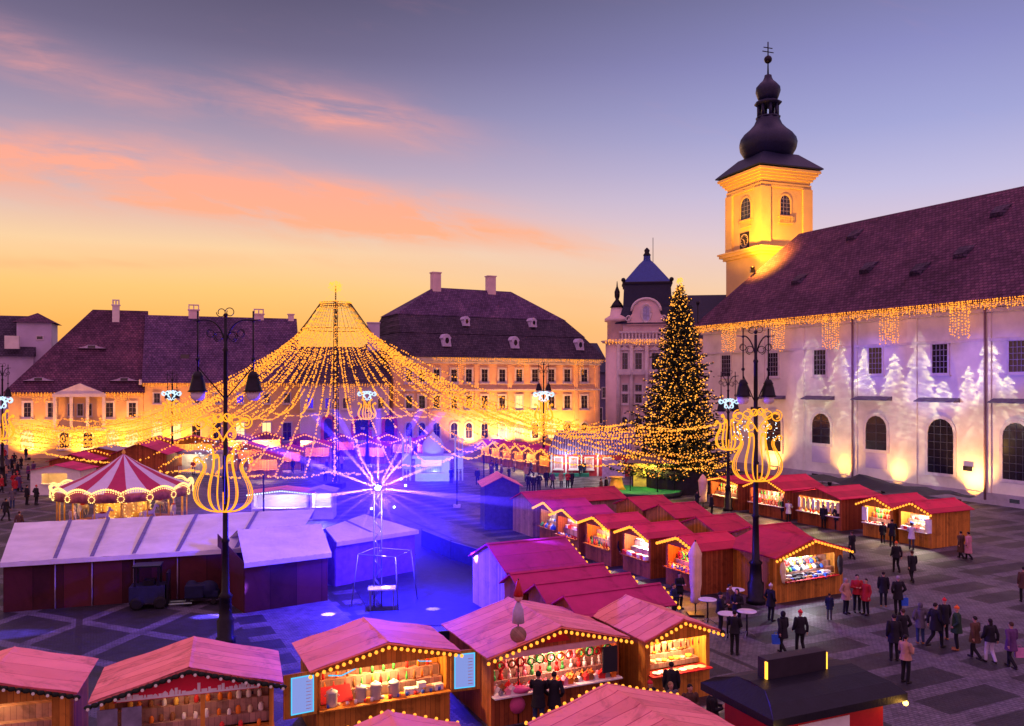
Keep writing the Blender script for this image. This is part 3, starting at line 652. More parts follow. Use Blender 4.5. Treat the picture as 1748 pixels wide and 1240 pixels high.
poly = [(gx-gw/2-.8, zA-.2), (gx+gw/2+.8, zA-.2), (gx+gw/2+.5, zA+.9), (gx+gw/2-.1, zA+1.5)]+[(gx+gw*.47*cos(a*pi/10), zA+1.9+gw*.40*sin(a*pi/10)) for a in range(11)]+[(gx-gw/2+.1, zA+1.5), (gx-gw/2-.5, zA+.9)]
MB().ext(poly, -.1, .9).build('gable', PLASTER_P, db)
mb = MB(); pts = [(gx+(gw*.47+.12)*cos(a*pi/12), -.2, zA+1.9+(gw*.40+.12)*sin(a*pi/12)) for a in range(13)]; mb.tube(pts, .22, 6); mb.build('gable_moulding', STONE, db)
window(db, gx, dp.z(1103,548), dp.z(1103,523), .95, arch=True, y=-.1, bars=(1,2), pane=mat('pale_glass', (.35,.38,.6), .2))
cxx, cyy = gx+.2, 4.6
z1_, z2_, z3_ = dp.z(1100, 540)+.3, dp.z(1100, 486)+.6, dp.z(1100, 447)+.9
MB().lathe([(4.9, zA), (4.4, z1_-1), (3.65, z1_+1.2), (3.5, z2_-.4)], 4, (cxx, cyy, 0), sm=False, sq=True).build('mansard_roof', SLATE, db)
MB().lathe([(3.75, z2_-.4), (3.75, z2_-.1), (3.5, z2_)], 4, (cxx, cyy, 0), sm=False, sq=True).build('cupola_cornice', DARKMET, db)
MB().lathe([(3.5, z2_), (2.4, z2_+1.4), (1.2, z3_-.8), (.55, z3_-.1), (.5, z3_+.6)], 4, (cxx, cyy, 0), sm=False, sq=True).build('cupola_roof', COPPER, db)
MB().lathe([(.55, z3_+.6), (.6, z3_+.8), (.35, z3_+1.1), (.45, z3_+1.5), (.1, z3_+1.9)], 10, (cxx, cyy, 0)).build('cupola_finial', DARKMET, db)
mb = MB()
for a, b_ in ((-1,-1),(1,-1),(1,1),(-1,1)): mb.ball((cxx+a*3.6, cyy+b_*3.6, z2_+.25), .35, 8)
mb.build('ball_ornament', DARKMET, db)
a_ = [(W1-1, 0, zE), (W2, 0, zE), (W2, 6, dp.z(1200, 497)), (W1-2, 6, dp.z(1200, 497)), (W2, 14, zE), (W1-1, 14, zE)]
MB().add(a_, [(0,1,2,3),(3,2,4,5),(1,4,2),(0,3,5),(5,4,1,0)]).build('rear_roof', SLATE, db)
MB().tube([(dp.x(1117), 8, 20), (dp.x(1117), 8, dp.z(1117, 402)+1)], .05, 5).build('antenna', DARKMET, db)
mb = MB()
for i in range(15): x = .9+i*(W1-1.4)/14; mb.box(x-.12, x+.12, -.32, -.004, zE+.15, zE+1.0)
mb.box(.4, W1, -.42, -.005, zE+1.0, zE+1.25); mb.box(.4, W1, -.42, -.005, zE-.08, zE+.15); mb.build('parapet_balusters', STONE, db)
for u in (1066, 1090, 1118, 1145):
    x, z = dp.xz(u, 600); MB().ext([(x-.95,z+.15),(x+.95,z+.15),(x,z+.85)], -.35, -.12).build('window_pediment', STONE, db)
for s in (-1, 1): MB().tube([(gx+s*(gw/2+.5+.5*cos(a)*(.4+.1*a)), -.18, zA+.9+.5*sin(a)*(.4+.1*a)) for a in [q*.45 for q in range(15)]], .12, 6).build('scroll', STONE, db)
MB().tube([(gx+.75*cos(a*pi/8), -.16, dp.z(1103,535)+1.35*sin(a*pi/8)) for a in range(17)], .13, 6).build('oval_frame', STONE, db)
for u in (1066, 1090, 1118, 1145):
    pxwindow(db, dp, u, 603, 632, 11, bars=(1,2), surround=.25); pxwindow(db, dp, u, 657, 688, 11, bars=(1,2), surround=.25)
    pxwindow(db, dp, u, 712, 745, 11, bars=(1,1), surround=.25, arch=True)
for u in (1056, 1078, 1104, 1131):
    x = dp.x(u); MB().tube([(x,-.25,4.8),(x,-.25,zE-.9)], .32, 10).build('column', STONE, db)
mb = MB()
for u in (1066, 1090, 1118): x = dp.x(u); mb.box(x-.9, x+.9, -1.0, -.3, dp.z(u,640), dp.z(u,640)+.15); mb.box(x-.9, x+.9, -1.0, -.94, dp.z(u,640)+.15, dp.z(u,634)+.3)
mb.build('balcony', STONE, db)
icicles('amber light string on the domed building cornice', do, dR, -1.6, W2, zE-.05, .8, .22, y=-.85, r=.07)

# ------------------------------------------------------------------ pine trees thrown on the church wall by a projector
def projector():
    wc = 1540; x, z = cp.xz(wc, 690); wallpt = CO+Vector((x*cos(CRZ), x*sin(CRZ), z))
    nrm = Vector((sin(CRZ), -cos(CRZ), 0)); dist = 18.9
    pos = wallpt+nrm*dist; pos.z = z
    m_ = thing('projector_mast', 'slim dark mast carrying the pine tree light projector', 'projector', (pos.x, pos.y, 0), CRZ)
    MB().tube([(0,0,0),(0,0,z-.4)], [.09,.06], 8).build('mast', DARKMET, m_); box(-.3,.3,-.4,.25,z-.38,z-.05).build('housing', DARKMET, m_)
    l = bpy.data.lights.new('tree_projector', 'SPOT'); l.energy = 20000; l.spot_size = radians(100); l.spot_blend = .05; l.shadow_soft_size = .02
    o = bpy.data.objects.new('tree_projector', l); sc.collection.objects.link(o); o.parent = m_
    o.location = (0, .5, z); o.rotation_euler = (pi/2, 0, 0)
    l.use_nodes = True; k = NT(l.node_tree); k.n.clear()
    nv = k.node('ShaderNodeTexCoord').outputs['Normal']; nx, ny, nz = k.sep(nv)
    D = dist-.5
    az_ = k.m('ABSOLUTE', nz)
    wx = k.m('MULTIPLY', k.m('DIVIDE', nx, az_), D)      # metres on the wall, right positive
    wz = k.m('MULTIPLY', k.m('DIVIDE', ny, az_), D)
    def W(u, v): a, b = cp.xz(u, v); return a-x, b-z
    vec = k.xyz(wx, wz, 0); ns = k.noise(vec, 1.3, 5, .6); nf = k.noise(vec, 3.2, 4, .6)
    tot = None
    for u, vt, vb, hwpx in ((1385,560,770,38), (1434,575,730,30), (1475,592,690,22), (1527,602,690,26), (1570,560,760,40), (1520,640,745,34), (1560,700,830,40), (1653,625,745,30), (1690,575,760,42), (1720,640,735,34), (1368,640,740,20), (1440,700,760,26), (1610,650,700,26), (1790,590,760,50)):
        x0, zt_ = W(u, vt); zb_ = W(u, vb)[1]; hw = abs(W(u+hwpx, vt)[0]-x0)*1.25
        t_ = k.m('DIVIDE', k.m('SUBTRACT', zt_, wz), zt_-zb_)           # 0 top .. 1 base
        tier = k.m('FRACT', k.m('MULTIPLY', t_, 6.))
        half = k.m('MULTIPLY', k.m('ADD', k.m('MULTIPLY', t_, .8), k.m('MULTIPLY', tier, .20)), hw)
        dx = k.m('ADD', k.m('ABSOLUTE', k.m('SUBTRACT', wx, x0)), k.m('MULTIPLY', k.m('SUBTRACT', nf, .5), .9))
        ins = k.m('MULTIPLY', k.mr(k.m('SUBTRACT', half, dx), -.14, .22), k.m('MULTIPLY', k.m('GREATER_THAN', t_, 0.), k.mr(t_, 1.02, .92)))
        edge = k.mr(k.m('SUBTRACT', half, dx), .0, 1.0, 1., .45)
        val = k.m('MULTIPLY', ins, edge); tot = val if tot is None else k.m('MAXIMUM', tot, val)
    stria = k.noise(k.xyz(k.m('MULTIPLY', wx, .9), k.m('ADD', k.m('MULTIPLY', wz, 3.0), k.m('MULTIPLY', k.m('ABSOLUTE', wx), .6)), 4), 1.0, 4, .6)
    tot = k.m('MULTIPLY', tot, k.mr(stria, .36, .62, .35, 1.15))
    # frame limits and coloured ground
    xl = W(1352, 690)[0]; top = W(1540, 572)[1]
    inb = k.m('MULTIPLY', k.mr(wx, xl-1.2, xl+.8), k.mr(wz, top+.8, top-.8))
    zfade = k.mr(wz, W(1540, 645)[1], W(1540, 700)[1])
    sky_ = k.mix(k.mr(ns, .35, .65), (.20,.12,.85,1), (.48,.30,.95,1)); grd = (.40,.38,.58,1)
    bg_ = k.mix(zfade, sky_, grd)
    blue = None
    for u, v, ru, rv in ((1490,622,60,48), (1600,655,60,52), (1665,630,34,50), (1720,620,40,40)):
        x0, z0 = W(u, v); rx = ru/FPX*92; rz_ = rv/FPX*92
        q = k.m('ADD', k.m('POWER', k.m('ABSOLUTE', k.m('DIVIDE', k.m('SUBTRACT', wx, x0), rx)), 2.), k.m('POWER', k.m('ABSOLUTE', k.m('DIVIDE', k.m('SUBTRACT', wz, z0), rz_)), 2.))
        q = k.mr(q, 1.6, .4); blue = q if blue is None else k.m('MAXIMUM', blue, q)
    bg_ = k.mix(k.m('MULTIPLY', blue, .95), bg_, (.08,.09,1.0,1))
    col = k.mix(k.m('MINIMUM', tot, 1.), bg_, (1.0,.98,.78,1))
    amp = k.m('ADD', k.m('MULTIPLY', tot, .62), .42)
    amp = k.m('MULTIPLY', k.m('MULTIPLY', amp, inb), k.m('ADD', 1., k.m('MULTIPLY', blue, 1.7)))
    # even out the fall-off over the wall: 1/cos^3
    amp = k.m('DIVIDE', amp, k.m('POWER', az_, 3.))
    e = k.node('ShaderNodeEmission'); k.l.new(col, e.inputs[0]); k.l.new(k.m('MULTIPLY', amp, PROJ_POWER), e.inputs[1])
    oo = k.node('ShaderNodeOutputLight'); k.l.new(e.outputs[0], oo.inputs[0])
PROJ_POWER = .29
projector()
# ================================================================== light tent over the square
MX, MY = at(573, 700, 88).x, 88.
ct = thing('light_tent', 'tall mast with a tent of amber light strings and star on top', 'light display', (MX, MY, 0))
mzt = at(573, 515, MY).z
mb = MB()
for a in range(4): mb.tube([(.35*cos(a*pi/2), .35*sin(a*pi/2), 0), (.16*cos(a*pi/2), .16*sin(a*pi/2), mzt)], .05, 5)
for i in range(26): z0 = i*mzt/26; r0 = .35-.19*i/26; s = i % 4; mb.tube([(r0*cos(s*pi/2), r0*sin(s*pi/2), z0), (r0*cos((s+1)*pi/2), r0*sin((s+1)*pi/2), z0+mzt/26)], .03, 4)
mb.tube([(0,0,mzt-.5),(0,0,mzt+1.6)], .07, 6); mb.box(-.9,.9,-.9,.9,0,.5); mb.build('mast', DARKMET, ct)
mb = MB(); zz_ = .5
while zz_ < mzt: a = random.random()*6.28; mb.bulb((.3*cos(a), .3*sin(a), zz_), .07); zz_ += .22
mb.build('mast_lights', BULB, ct)
mb = MB(); star_z = mzt+1.55
for i in range(220):
    v = Vector((random.gauss(0,1), random.gauss(0,1)*.6, random.gauss(0,1))).normalized(); r = .75*random.random()**.4; mb.bulb((v.x*r, v.y*r, star_z+v.z*r*.8), .055)
mb.build('star_topper', BULB2, ct)
def ring(r, z, m, nm, n=72, amp=.0, rb=.06):
    mb = MB(); mb.tube([(r*cos(2*pi*i/24), r*sin(2*pi*i/24), z) for i in range(25)], .04, 5, 1)
    for i in range(n): a = 2*pi*i/n; mb.bulb((r*cos(a), r*sin(a), z+random.uniform(-.12, .12)), rb)
    return mb.build(nm, [m, WIRE], ct)
R1, Z1 = 1.55, mzt-.15; R2, Z2 = 3.3, at(573, 563, MY).z
for dz in (0, -.2, -.4): ring(R1, Z1+dz, BULB2, 'crown_ring', 44)
ring(R2, Z2, BULB2, 'hoop', 90)
def garland(p, q, sag, step, r, m=BULB, parent=ct, nm='garland', wire=.012, base=Vector((MX, MY, 0)), head=None):
    p = Vector(p)-base; q = Vector(q)-base; L = (q-p).length; n = max(6, int(L/step)); pts = []
    for i in range(n+1):
        t_ = i/n; pt = p.lerp(q, t_); pt.z -= 4*sag*t_*(1-t_); pts.append(pt)
    if head is not None:
        hd_ = Vector(head)-base; k_ = int((p-hd_).length/step/1.9); pts = [hd_.lerp(p, j/k_)-Vector((0,0,.5*4*(j/k_)*(1-j/k_)*.5)) for j in range(k_)]+pts; n = len(pts)-1
    mb = MB(); mb.tube([pts[i] for i in range(0, n+1, max(1, n//14))]+([pts[-1]] if n % max(1, n//14) else []), wire, 3, 1, cap=False)
    for pt in pts:
        if random.random() > .05: mb.bulb((pt.x+random.uniform(-.04,.04), pt.y+random.uniform(-.04,.04), pt.z+random.uniform(-.07,.07)), r*random.choice((.6,.8,.9,1.,1.15,1.35)))
    return mb.build(nm, [m, WIRE], parent)
# ends: (u, v, depth) seen from the photograph, turned into places
ends = []
for i in range(25):      # west fan
    f = i/24; ends.append((at(-60+f*150, 712+38*((i*7) % 25)/24, 100-26*f), 4.2+1.3*random.random()))
for i in range(12):      # north-west, towards the far lamps
    f = i/11; ends.append((at(110+f*330, 716-4*f, 103+10*f), 3.2+random.random()))
for i in range(11):      # far side
    f = i/10; ends.append((at(470+f*430, 706+6*sin(f*pi), 116-6*abs(f-.4)), 1.6+1.2*random.random()))
for i in range(20):      # east fan
    f = i/19; ends.append((at(940+f*300, 716+26*((i*7) % 20)/19, 103-30*f), 3.2+1.6*random.random()))
for i in range(8):       # south-east, to the low cable
    f = i/7; ends.append((at(830+f*380, 772+18*f, 77-5*f), 1.2+1.0*random.random()))
for i in range(12):      # near side, down to the low cable
    f = i/11; ends.append((at(215+f*560, 796+16*sin(f*pi)-20*max(0, f-.8)/.2, 70-5*sin(f*pi)+5*f), 1.2+.7*random.random()))
for q, sag in ends:
    a = atan2(q.y-MY, q.x-MX); z0 = Z2
    garland(Vector((MX+R2*cos(a), MY+R2*sin(a), Z2)), q, sag, .29, .09, head=Vector((MX+R1*cos(a), MY+R1*sin(a), Z1)))
mb = MB()
for i in range(16):
    a = 2*pi*i/16; p, q = Vector((R1*cos(a), R1*sin(a), Z1)), Vector((R2*cos(a), R2*sin(a), Z2))
    for j in range(9): t_ = j/8; mb.bulb(p.lerp(q, t_)-Vector((0,0,.9*4*t_*(1-t_)*.55)), .03)
for i in range(14):
    a = 2*pi*i/14
    for j in range(7): f = j/6; rr = R1*f**1.3+.05; mb.bulb((rr*cos(a), rr*sin(a), Z1+1.35*(1-f)), .035)
mb.build('neck_lights', BULB2, ct)
mb = MB()       # strings dropping inside the hoop: the dense collar
for i in range(48):
    a = 2*pi*i/48; p = Vector((R2*cos(a), R2*sin(a), Z2)); q = p+Vector((cos(a)*3.9, sin(a)*3.9, -3.6))
    for j in range(15): mb.bulb(p.lerp(q, j/14)-Vector((0,0,.25*sin(j/14*pi)))+Vector((random.uniform(-.05,.05),0,random.uniform(-.08,.08))), .06)
mb.build('collar_lights', BULB, ct)
low = [at(0,752,80), at(200,792,70), at(330,803,66), at(450,811,64), at(560,806,65), at(690,795,69), at(780,778,74), at(826,774,77), at(930,784,76), at(1060,792,74), at(1243,796,72.5)]
for a, b_ in zip(low, low[1:]): garland(a, b_, .35, .17, .085, BULB2, nm='low_garland')
for a, b_ in zip(low[6:], low[7:]):
    garland(a+Vector((0,0,.7)), b_+Vector((0,0,.9)), .6, .22, .075, BULB, nm='low_garland')
    garland(a+Vector((0,1,1.4)), b_+Vector((0,1,1.7)), .8, .26, .07, BULB, nm='low_garland')
up = [at(0,724,97), at(294,716,112), at(450,700,117), at(560,704,119), at(627,712,118), at(735,694,112), at(928,716,104), at(1080,722,90), at(1243,720,72.8)]
for a, b_ in zip(up, up[1:]): garland(a, b_, .7, .22, .085, BULB2, nm='high_garland')
# slender posts that carry the low cable
pp = thing('cable_post', 'thin maroon post carrying the light cable before the palace corner', 'post', (low[6].x, low[6].y, 0))
MB().tube([(0,0,0),(0,0,low[6].z+.2)], .07, 6).build('shaft', DARKMET, pp); box(-.3,.3,-.3,.3,0,.25).build('base', STONE, pp)
for p, lab in ((low[3], 'thin post under the low cable behind the lyre lamp'), (low[7], 'thin post under the low cable beside the small gabled stall row'), (low[1], 'thin post under the low cable beside the carousel')):
    c_ = dup(pp, (p.x, p.y, 0), 0, lab); c_.scale = (1, 1, p.z/low[6].z)

# ================================================================== lamp standards and their light ornaments
def spiral(cx, cz, r0, turns, a0, d=1, n=26, r1=.12):
    return [(cx+(r0+(r1-r0)*i/n)*cos(a0+d*2*pi*turns*i/n), 0, cz+(r0+(r1-r0)*i/n)*sin(a0+d*2*pi*turns*i/n)) for i in range(n+1)]
def bez(pts, n=18):
    out = []
    for i in range(n+1):
        t_ = i/n; P = [Vector(p) for p in pts]
        while len(P) > 1: P = [P[j].lerp(P[j+1], t_) for j in range(len(P)-1)]
        out.append(P[0])
    return out
def lyre_mesh(parent_name, W, Hh, r=.040, fine=True):
    """nested bulbous bars that sweep up from one foot and curl outward at the tips"""
    mb = MB()
    for s in (-1, 1):
        for q, (w_, h_, c_) in enumerate(((1.0, .78, .15), (.93, .78, 0), (.86, .78, 0), (.50, .97, .12), (.44, .96, 0), (.20, .84, .09))):
            x = W/2*w_; top = Hh*h_
            P = bez([(0,0,0), (s*x*1.0,0,-.02*Hh), (s*x*1.35,0,.22*Hh), (s*x*1.15,0,.5*Hh), (s*x*.35,0,.62*Hh), (s*x*.80,0,top)], 22)
            mb.tube(P, r*(.85 if q in (0, 3, 5) else .45), 5)
            if c_:
                e = P[-1]; rr = c_*W/2*.9
                mb.tube([(p[0], p[1], p[2]) for p in spiral(e.x+s*rr, e.z, rr, 1.2, pi if s > 0 else 0, -s, 18, .03)], r*.8, 5)
    mb.tube([(0,0,0),(0,0,.3*Hh)], r*.6, 5)
    return mb.mesh(parent_name, BULBR)
def swirl_mesh(nm, W, Hh, r, m):
    mb = MB()
    for s in (-1, 1):
        mb.tube(bez([(0,0,.0),(s*.1*W,0,.5*Hh),(s*.35*W,0,.9*Hh),(s*.42*W,0,.72*Hh)]), r, 5)
        mb.tube(spiral(s*.40*W, .66*Hh, .13*W, 1.5, pi/2, -s), r, 5); mb.tube(spiral(s*.22*W, .72*Hh, .12*W, 1.5, pi/2, s), r, 5)
        mb.tube(spiral(s*.14*W, .22*Hh, .10*W, 1.4, pi/2, -s), r, 5); mb.tube(bez([(s*.02*W,0,.95*Hh),(s*.10*W,0,.6*Hh),(s*.28*W,0,.4*Hh),(s*.22*W,0,.15*Hh)]), r, 5)
        mb.tube(spiral(s*.07*W, .82*Hh, .08*W, 1.2, 0, s), r, 5)
    return mb.mesh(nm, m)
def crystals(W, Hh, n=60):
    mb = MB()
    for i in range(n):
        s = random.choice((-1, 1)); mb.bulb((s*W*random.uniform(.12,.52), random.uniform(-.05,.05), Hh*random.uniform(.74, 1.08)), .026)
    return mb.mesh('sparkle', BULBW)
def standard(u, v, label, top, near=True, rz=0., bells=True, group=None, arm=1.15, lamp_on=False, fat=1.):
    p = gp(u, v); s = 1
    g = thing('lamp_standard', label, 'street lamp', p, rz, group)
    pr = [(.42,0),(.42,.25),(.34,.3),(.36,1.0),(.28,1.1),(.24,1.9),(.30,2.0),(.17,2.15),(.13,4.2),(.18,4.3),(.12,4.4),(.11,6.8),(.16,6.9),(.10,7.0),(.085,top-1.4),(.12,top-1.3),(.07,top-1.2),(.06,top)]
    MB().lathe([(a*fat, b) for a, b in pr], 10).build('column', DARKMET, g)
    mb = MB()
    for s in (-1, 1):
        mb.tube(bez([(0,0,top-1.2),(s*.1,0,top-.3),(s*.5,0,top+.05),(s*arm,0,top-.1)]), .035, 5)
        mb.tube([(s*(arm-.1),0,top-.08),(s*(arm+.3),0,top-.06)], .025, 5)
        mb.tube(spiral(s*.28, top-.75, .22, 1.4, -pi/2, s), .02, 4); mb.tube(spiral(s*.62, top-.62, .18, 1.3, pi/2, -s), .018, 4)
        mb.tube([(s*.05,0,top-3.3),(s*arm,0,top-2.0)], .028, 4)
        mb.tube(spiral(s*.18, top+.25, .2, 1.1, pi, -s), .018, 4)
    mb.ball((0,0,top+.12), .1, 8); mb.build('scroll_arm', DARKMET, g)
    if bells:
        for s in (-1, 1):
            ln = MB().tube([(s*arm,0,top+.3),(s*arm,0,top-2.3)], .035, 6); ln.ball((s*arm,0,top-1.7), .09, 8); ln.ball((s*arm,0,top-.1), .07, 8)
            ln.lathe([(.42,top-3.05),(.34,top-2.95),(.27,top-2.6),(.22,top-2.45),(.24,top-2.4),(.12,top-2.2)], 14, (s*arm,0,0)); l_ = ln.build('lantern', DARKMET, g)
            MB().lathe([(.16,top-3.4),(.27,top-3.3),(.30,top-3.06)], 12, (s*arm,0,0)).build('lamp_shade', emis('lantern_on', (1,.72,.45), 1.3) if lamp_on else mat('frosted', (.72,.66,.72), .3, .1), l_)
    return g, p
lamps = []
gA, pA = standard(385, 1100, 'tall dark lamp standard in front of the long white tents', 13.5, arm=1.15)
gB, pB = standard(1290, 1030, 'tall dark lamp standard beside the stall selling hats', 13.2, arm=.62, fat=1.15)
def ornament(nm, me, label, cat, p, y, z, rz=0, group=None):
    o = obj(nm, me); o.location = (p.x, p.y+y, z); o.rotation_euler = (0,0,rz); return tag(o, label, cat, group)
LY = lyre_mesh('lyre_ornament', 2.35, 2.7); SW = swirl_mesh('scroll_ornament', 2.3, 1.15, .03, BULBR); CR = crystals(2.2, 2.7)
for p, u, vb, vs, lab in ((pA, 385, 874, 753, 'the lamp standard before the white tents'), (pB, 1290, 822, 737, 'the lamp standard by the hat stall')):
    Yp = p.y-.3; zb_ = at(u, vb, Yp).z; zs_ = at(u, vs, Yp).z
    ly = thing('lyre_ornament', 'glowing amber lyre ornament on '+lab, 'light ornament', (p.x, Yp, zb_), 0, 'lyre ornaments')
    obj('rope_light', LY, ly); obj('sparkle', CR, ly); box(-.03,.03,.05,.16,.3,2.3).build('bracket', DARKMET, ly)
    ornament('scroll_ornament', SW, 'glowing amber scroll ornament above the lyre on '+lab, 'light ornament', p, -.3, zs_, 0, 'scroll ornaments')
# smaller standards round the square
far = [((1243, 872), 'slim lamp standard at the stall row, half hidden by larger lamp', 11.5, 3.2, 'on the slim standard next to the tree', 768, 712, 698, .95),
       ((928, 806), 'distant lamp standard before the rose palace', 13.0, 3.0, 'before the rose palace', 719, 690, 686, 1.0),
       ((627, 792), 'distant lamp standard seen through the light tent', 8.0, 3.0, 'seen through the light tent', 716, 688, 684, 1.0),
       ((294, 800), 'distant lamp standard before the maroon roofed townhouse', 12.0, 3.0, 'before the maroon roofed townhouse', 716, 688, 684, 1.0),
       ((4, 830), 'lamp standard cut by the photograph\'s left border', 12.5, 3.0, 'at the photograph\'s left border', 750, 705, 698, 1.3)]
LY2 = lyre_mesh('small_lyre_ornament', 2.3, 2.5, .07); WS = swirl_mesh('white_scroll_ornament', 2.2, 1.2, .042, emis('rope_white', (.55,.8,1), 1.3))
for (u, v), lab, top, wd, where, vl, vs, vw, sc_ in far:
    g, p = standard(u, v, lab, top, fat=1.0, arm=.6)
    ly = ornament('small_lyre_ornament', LY2, 'small amber lyre ornament '+where, 'light ornament', p, -.25, at(u, vl, p.y).z, 0, 'small lyre ornaments')
    kk = abs(at(0, vl, p.y).z-at(0, vs-10, p.y).z)/2.5*.9; ly.scale = (kk*(.95 if u != 1243 else .8), 1, kk)
    ws = ornament('white_scroll_ornament', WS, 'icy white scroll ornament '+where, 'light ornament', p, -.25, at(u, vw, p.y).z, 0, 'white scroll ornaments')
    k2 = .75 if u == 1243 else 1.1; ws.scale = (k2, 1, k2)

# ================================================================== Christmas tree
def xmas():
    p = gp(1160, 838); top = at(1160, 482, p.y).z; R = 99/FPX*p.y
    g = thing('christmas_tree', 'giant Christmas tree wrapped in amber lights beside the church', 'Christmas tree', p)
    MB().tube([(0,0,0),(0,0,top*.5),(0,0,top-.2)], [.35,.22,.03], 8).build('trunk', mat('bark', (.06,.04,.03), .9), g)
    mb = MB(); bl = []; rnd = random.Random(3)
    z = 1.6
    for i in range(640):
        t_ = (i/640)**1.25; z = 1.7+(top-2.0)*t_; lay = (z*1.05) % 1.; rr = R*(1-t_)**.86*rnd.uniform(.70, 1.05)*(1.08-.34*lay)+.15; a = i*2.399+rnd.uniform(-.3,.3)
        if rnd.random() < .09: rr *= 1.18
        d = Vector((cos(a), sin(a), 0)); droop = rnd.uniform(.12, .3)
        tip = Vector((0,0,z))+d*rr+Vector((0,0,-droop*rr*.55+.12*rr)); mb.tube([(0,0,z), tuple(Vector((0,0,z))+d*rr*.55+Vector((0,0,-.12*rr))), tuple(tip)], [.05,.035,.012], 3, 1, cap=False)
        n = max(5, int(rr*5.5))
        for j in range(n):
            f = .25+.78*(j+rnd.random())/n; c = Vector((0,0,z)).lerp(tip, f)+Vector((rnd.gauss(0,.13), rnd.gauss(0,.13), rnd.gauss(0,.09)-.1*sin(f*pi)*rr))
            side = Vector((-d.y, d.x, 0))
            for s in (-1, 1):
                l_ = rnd.uniform(.35, .75)*(1.15-.5*f)*min(1, rr/1.5+.3); q = (d*.8+side*s*rnd.uniform(.5,1.1)+Vector((0,0,rnd.uniform(-.35,.15)))).normalized()
                w_ = q.cross(Vector((rnd.uniform(-.3,.3),rnd.uniform(-.3,.3),1))).normalized()*l_*.16; e = c+q*l_
                mb.add([c-w_*.4, c+q*l_*.5-w_, e, c+q*l_*.5+w_], [(0,1,2,3)], 0)
                h_ = Vector((0,0,-1))*l_*.16; mb.add([c+h_*.1, c+q*l_*.45+h_*1.5, e, c+q*l_*.5-h_*.6], [(0,1,2,3)], 0)
            if rnd.random() < .44: bl.append(c+d*.22+Vector((0,0,rnd.uniform(-.12,.18))))
        if rnd.random() < .8: bl.append(tip+d*.05)
    fol = mat('needles', (.025,.045,.022), .8, .5, 5)
    mb.build('crown', [fol, MATS['bark']], g)
    mb = MB()
    for b_ in bl: mb.bulb(b_, rnd.choice((.03,.035,.045,.05,.065,.09)))
    o = mb.mesh('tree_lights', BULBT); o = obj('tree_lights', o); o.location = p
    tag(o, 'hundreds of amber bulbs strung over the giant Christmas tree', 'string lights')
    mb = MB()
    for i in range(60): v = Vector((rnd.gauss(0,1), rnd.gauss(0,1), rnd.gauss(0,1))).normalized()*.4*rnd.random()**.4; mb.bulb((v.x, v.y, top+.1+v.z), .06)
    mb.build('tree_star', BULB2, g)
    sk = MB().lathe([(3.6,0),(3.6,2.0),(3.2,2.3)], 12, (0,0,0), sm=False).build('skirt', mat('tree_skirt', (.02,.018,.03), .8), g)
    return p
tp = xmas()
light('tree_glow_lamp', 'POINT', (tp.x-1, tp.y-6.5, 3.5), (1,.55,.12), 120, .8)
# ================================================================== market stalls
ROOFP = stripes('roof_boards_lit_pink', (.98, .29, .27), (.55, .08, .11), .50, 1, .6, .06, .11, .8, 1.4)  # red roofing, the light falling on it put into a paler pink
ROOFP2 = stripes('roof_felt_lit_pink', (.98, .29, .27), (.66, .12, .15), .8, 1, .6, .03, .08, .9, 1.2)  # felt version, brightness of the lit roofs likewise put into the colour
ROOFM = stripes('roof_crimson', (.72, .028, .09), (.40, .012, .05), 1.0, 0, .55, .03, .22, .7, 1.0)
ROOFV = stripes('roof_magenta', (.62, .026, .20), (.36, .012, .10), 1.0, 0, .55, .03, .22, .7, 1.0)
WOOD = stripes('stall_boards', (.58, .235, .035), (.24, .085, .015), .16, 3, .65, .08, .2, .4, 3)
WOODR = stripes('stall_boards_red', (.36, .095, .03), (.10, .02, .015), .16, 3, .65, .08, .2, .4, 3)
WOODP = stripes('stall_boards_pale', (.42, .25, .20), (.22, .12, .10), .16, 3, .65, .08, .2, .4, 3)
REDP = mat('red_paint', (.42, .012, .02), .5, .15)
WHITE = mat('white_paint', (.75, .73, .72), .5, .08)
GREENG = mat('fir_garland', (.012, .02, .014), .9, .3)
PAL = {k: mat('goods_'+k, c, .5, .15) for k, c in dict(red=(.65,.03,.03), orange=(.8,.22,.02), yellow=(.85,.55,.08), white=(.8,.78,.72), blue=(.03,.10,.55), green=(.05,.35,.08),
       black=(.02,.02,.03), brown=(.28,.12,.04), pink=(.75,.25,.35), steel=(.5,.5,.52), cream=(.75,.6,.35), grey=(.25,.25,.28)).items()}
def im(mb, nm, c): return mb.mesh(nm, PAL[c] if isinstance(c, str) else c)
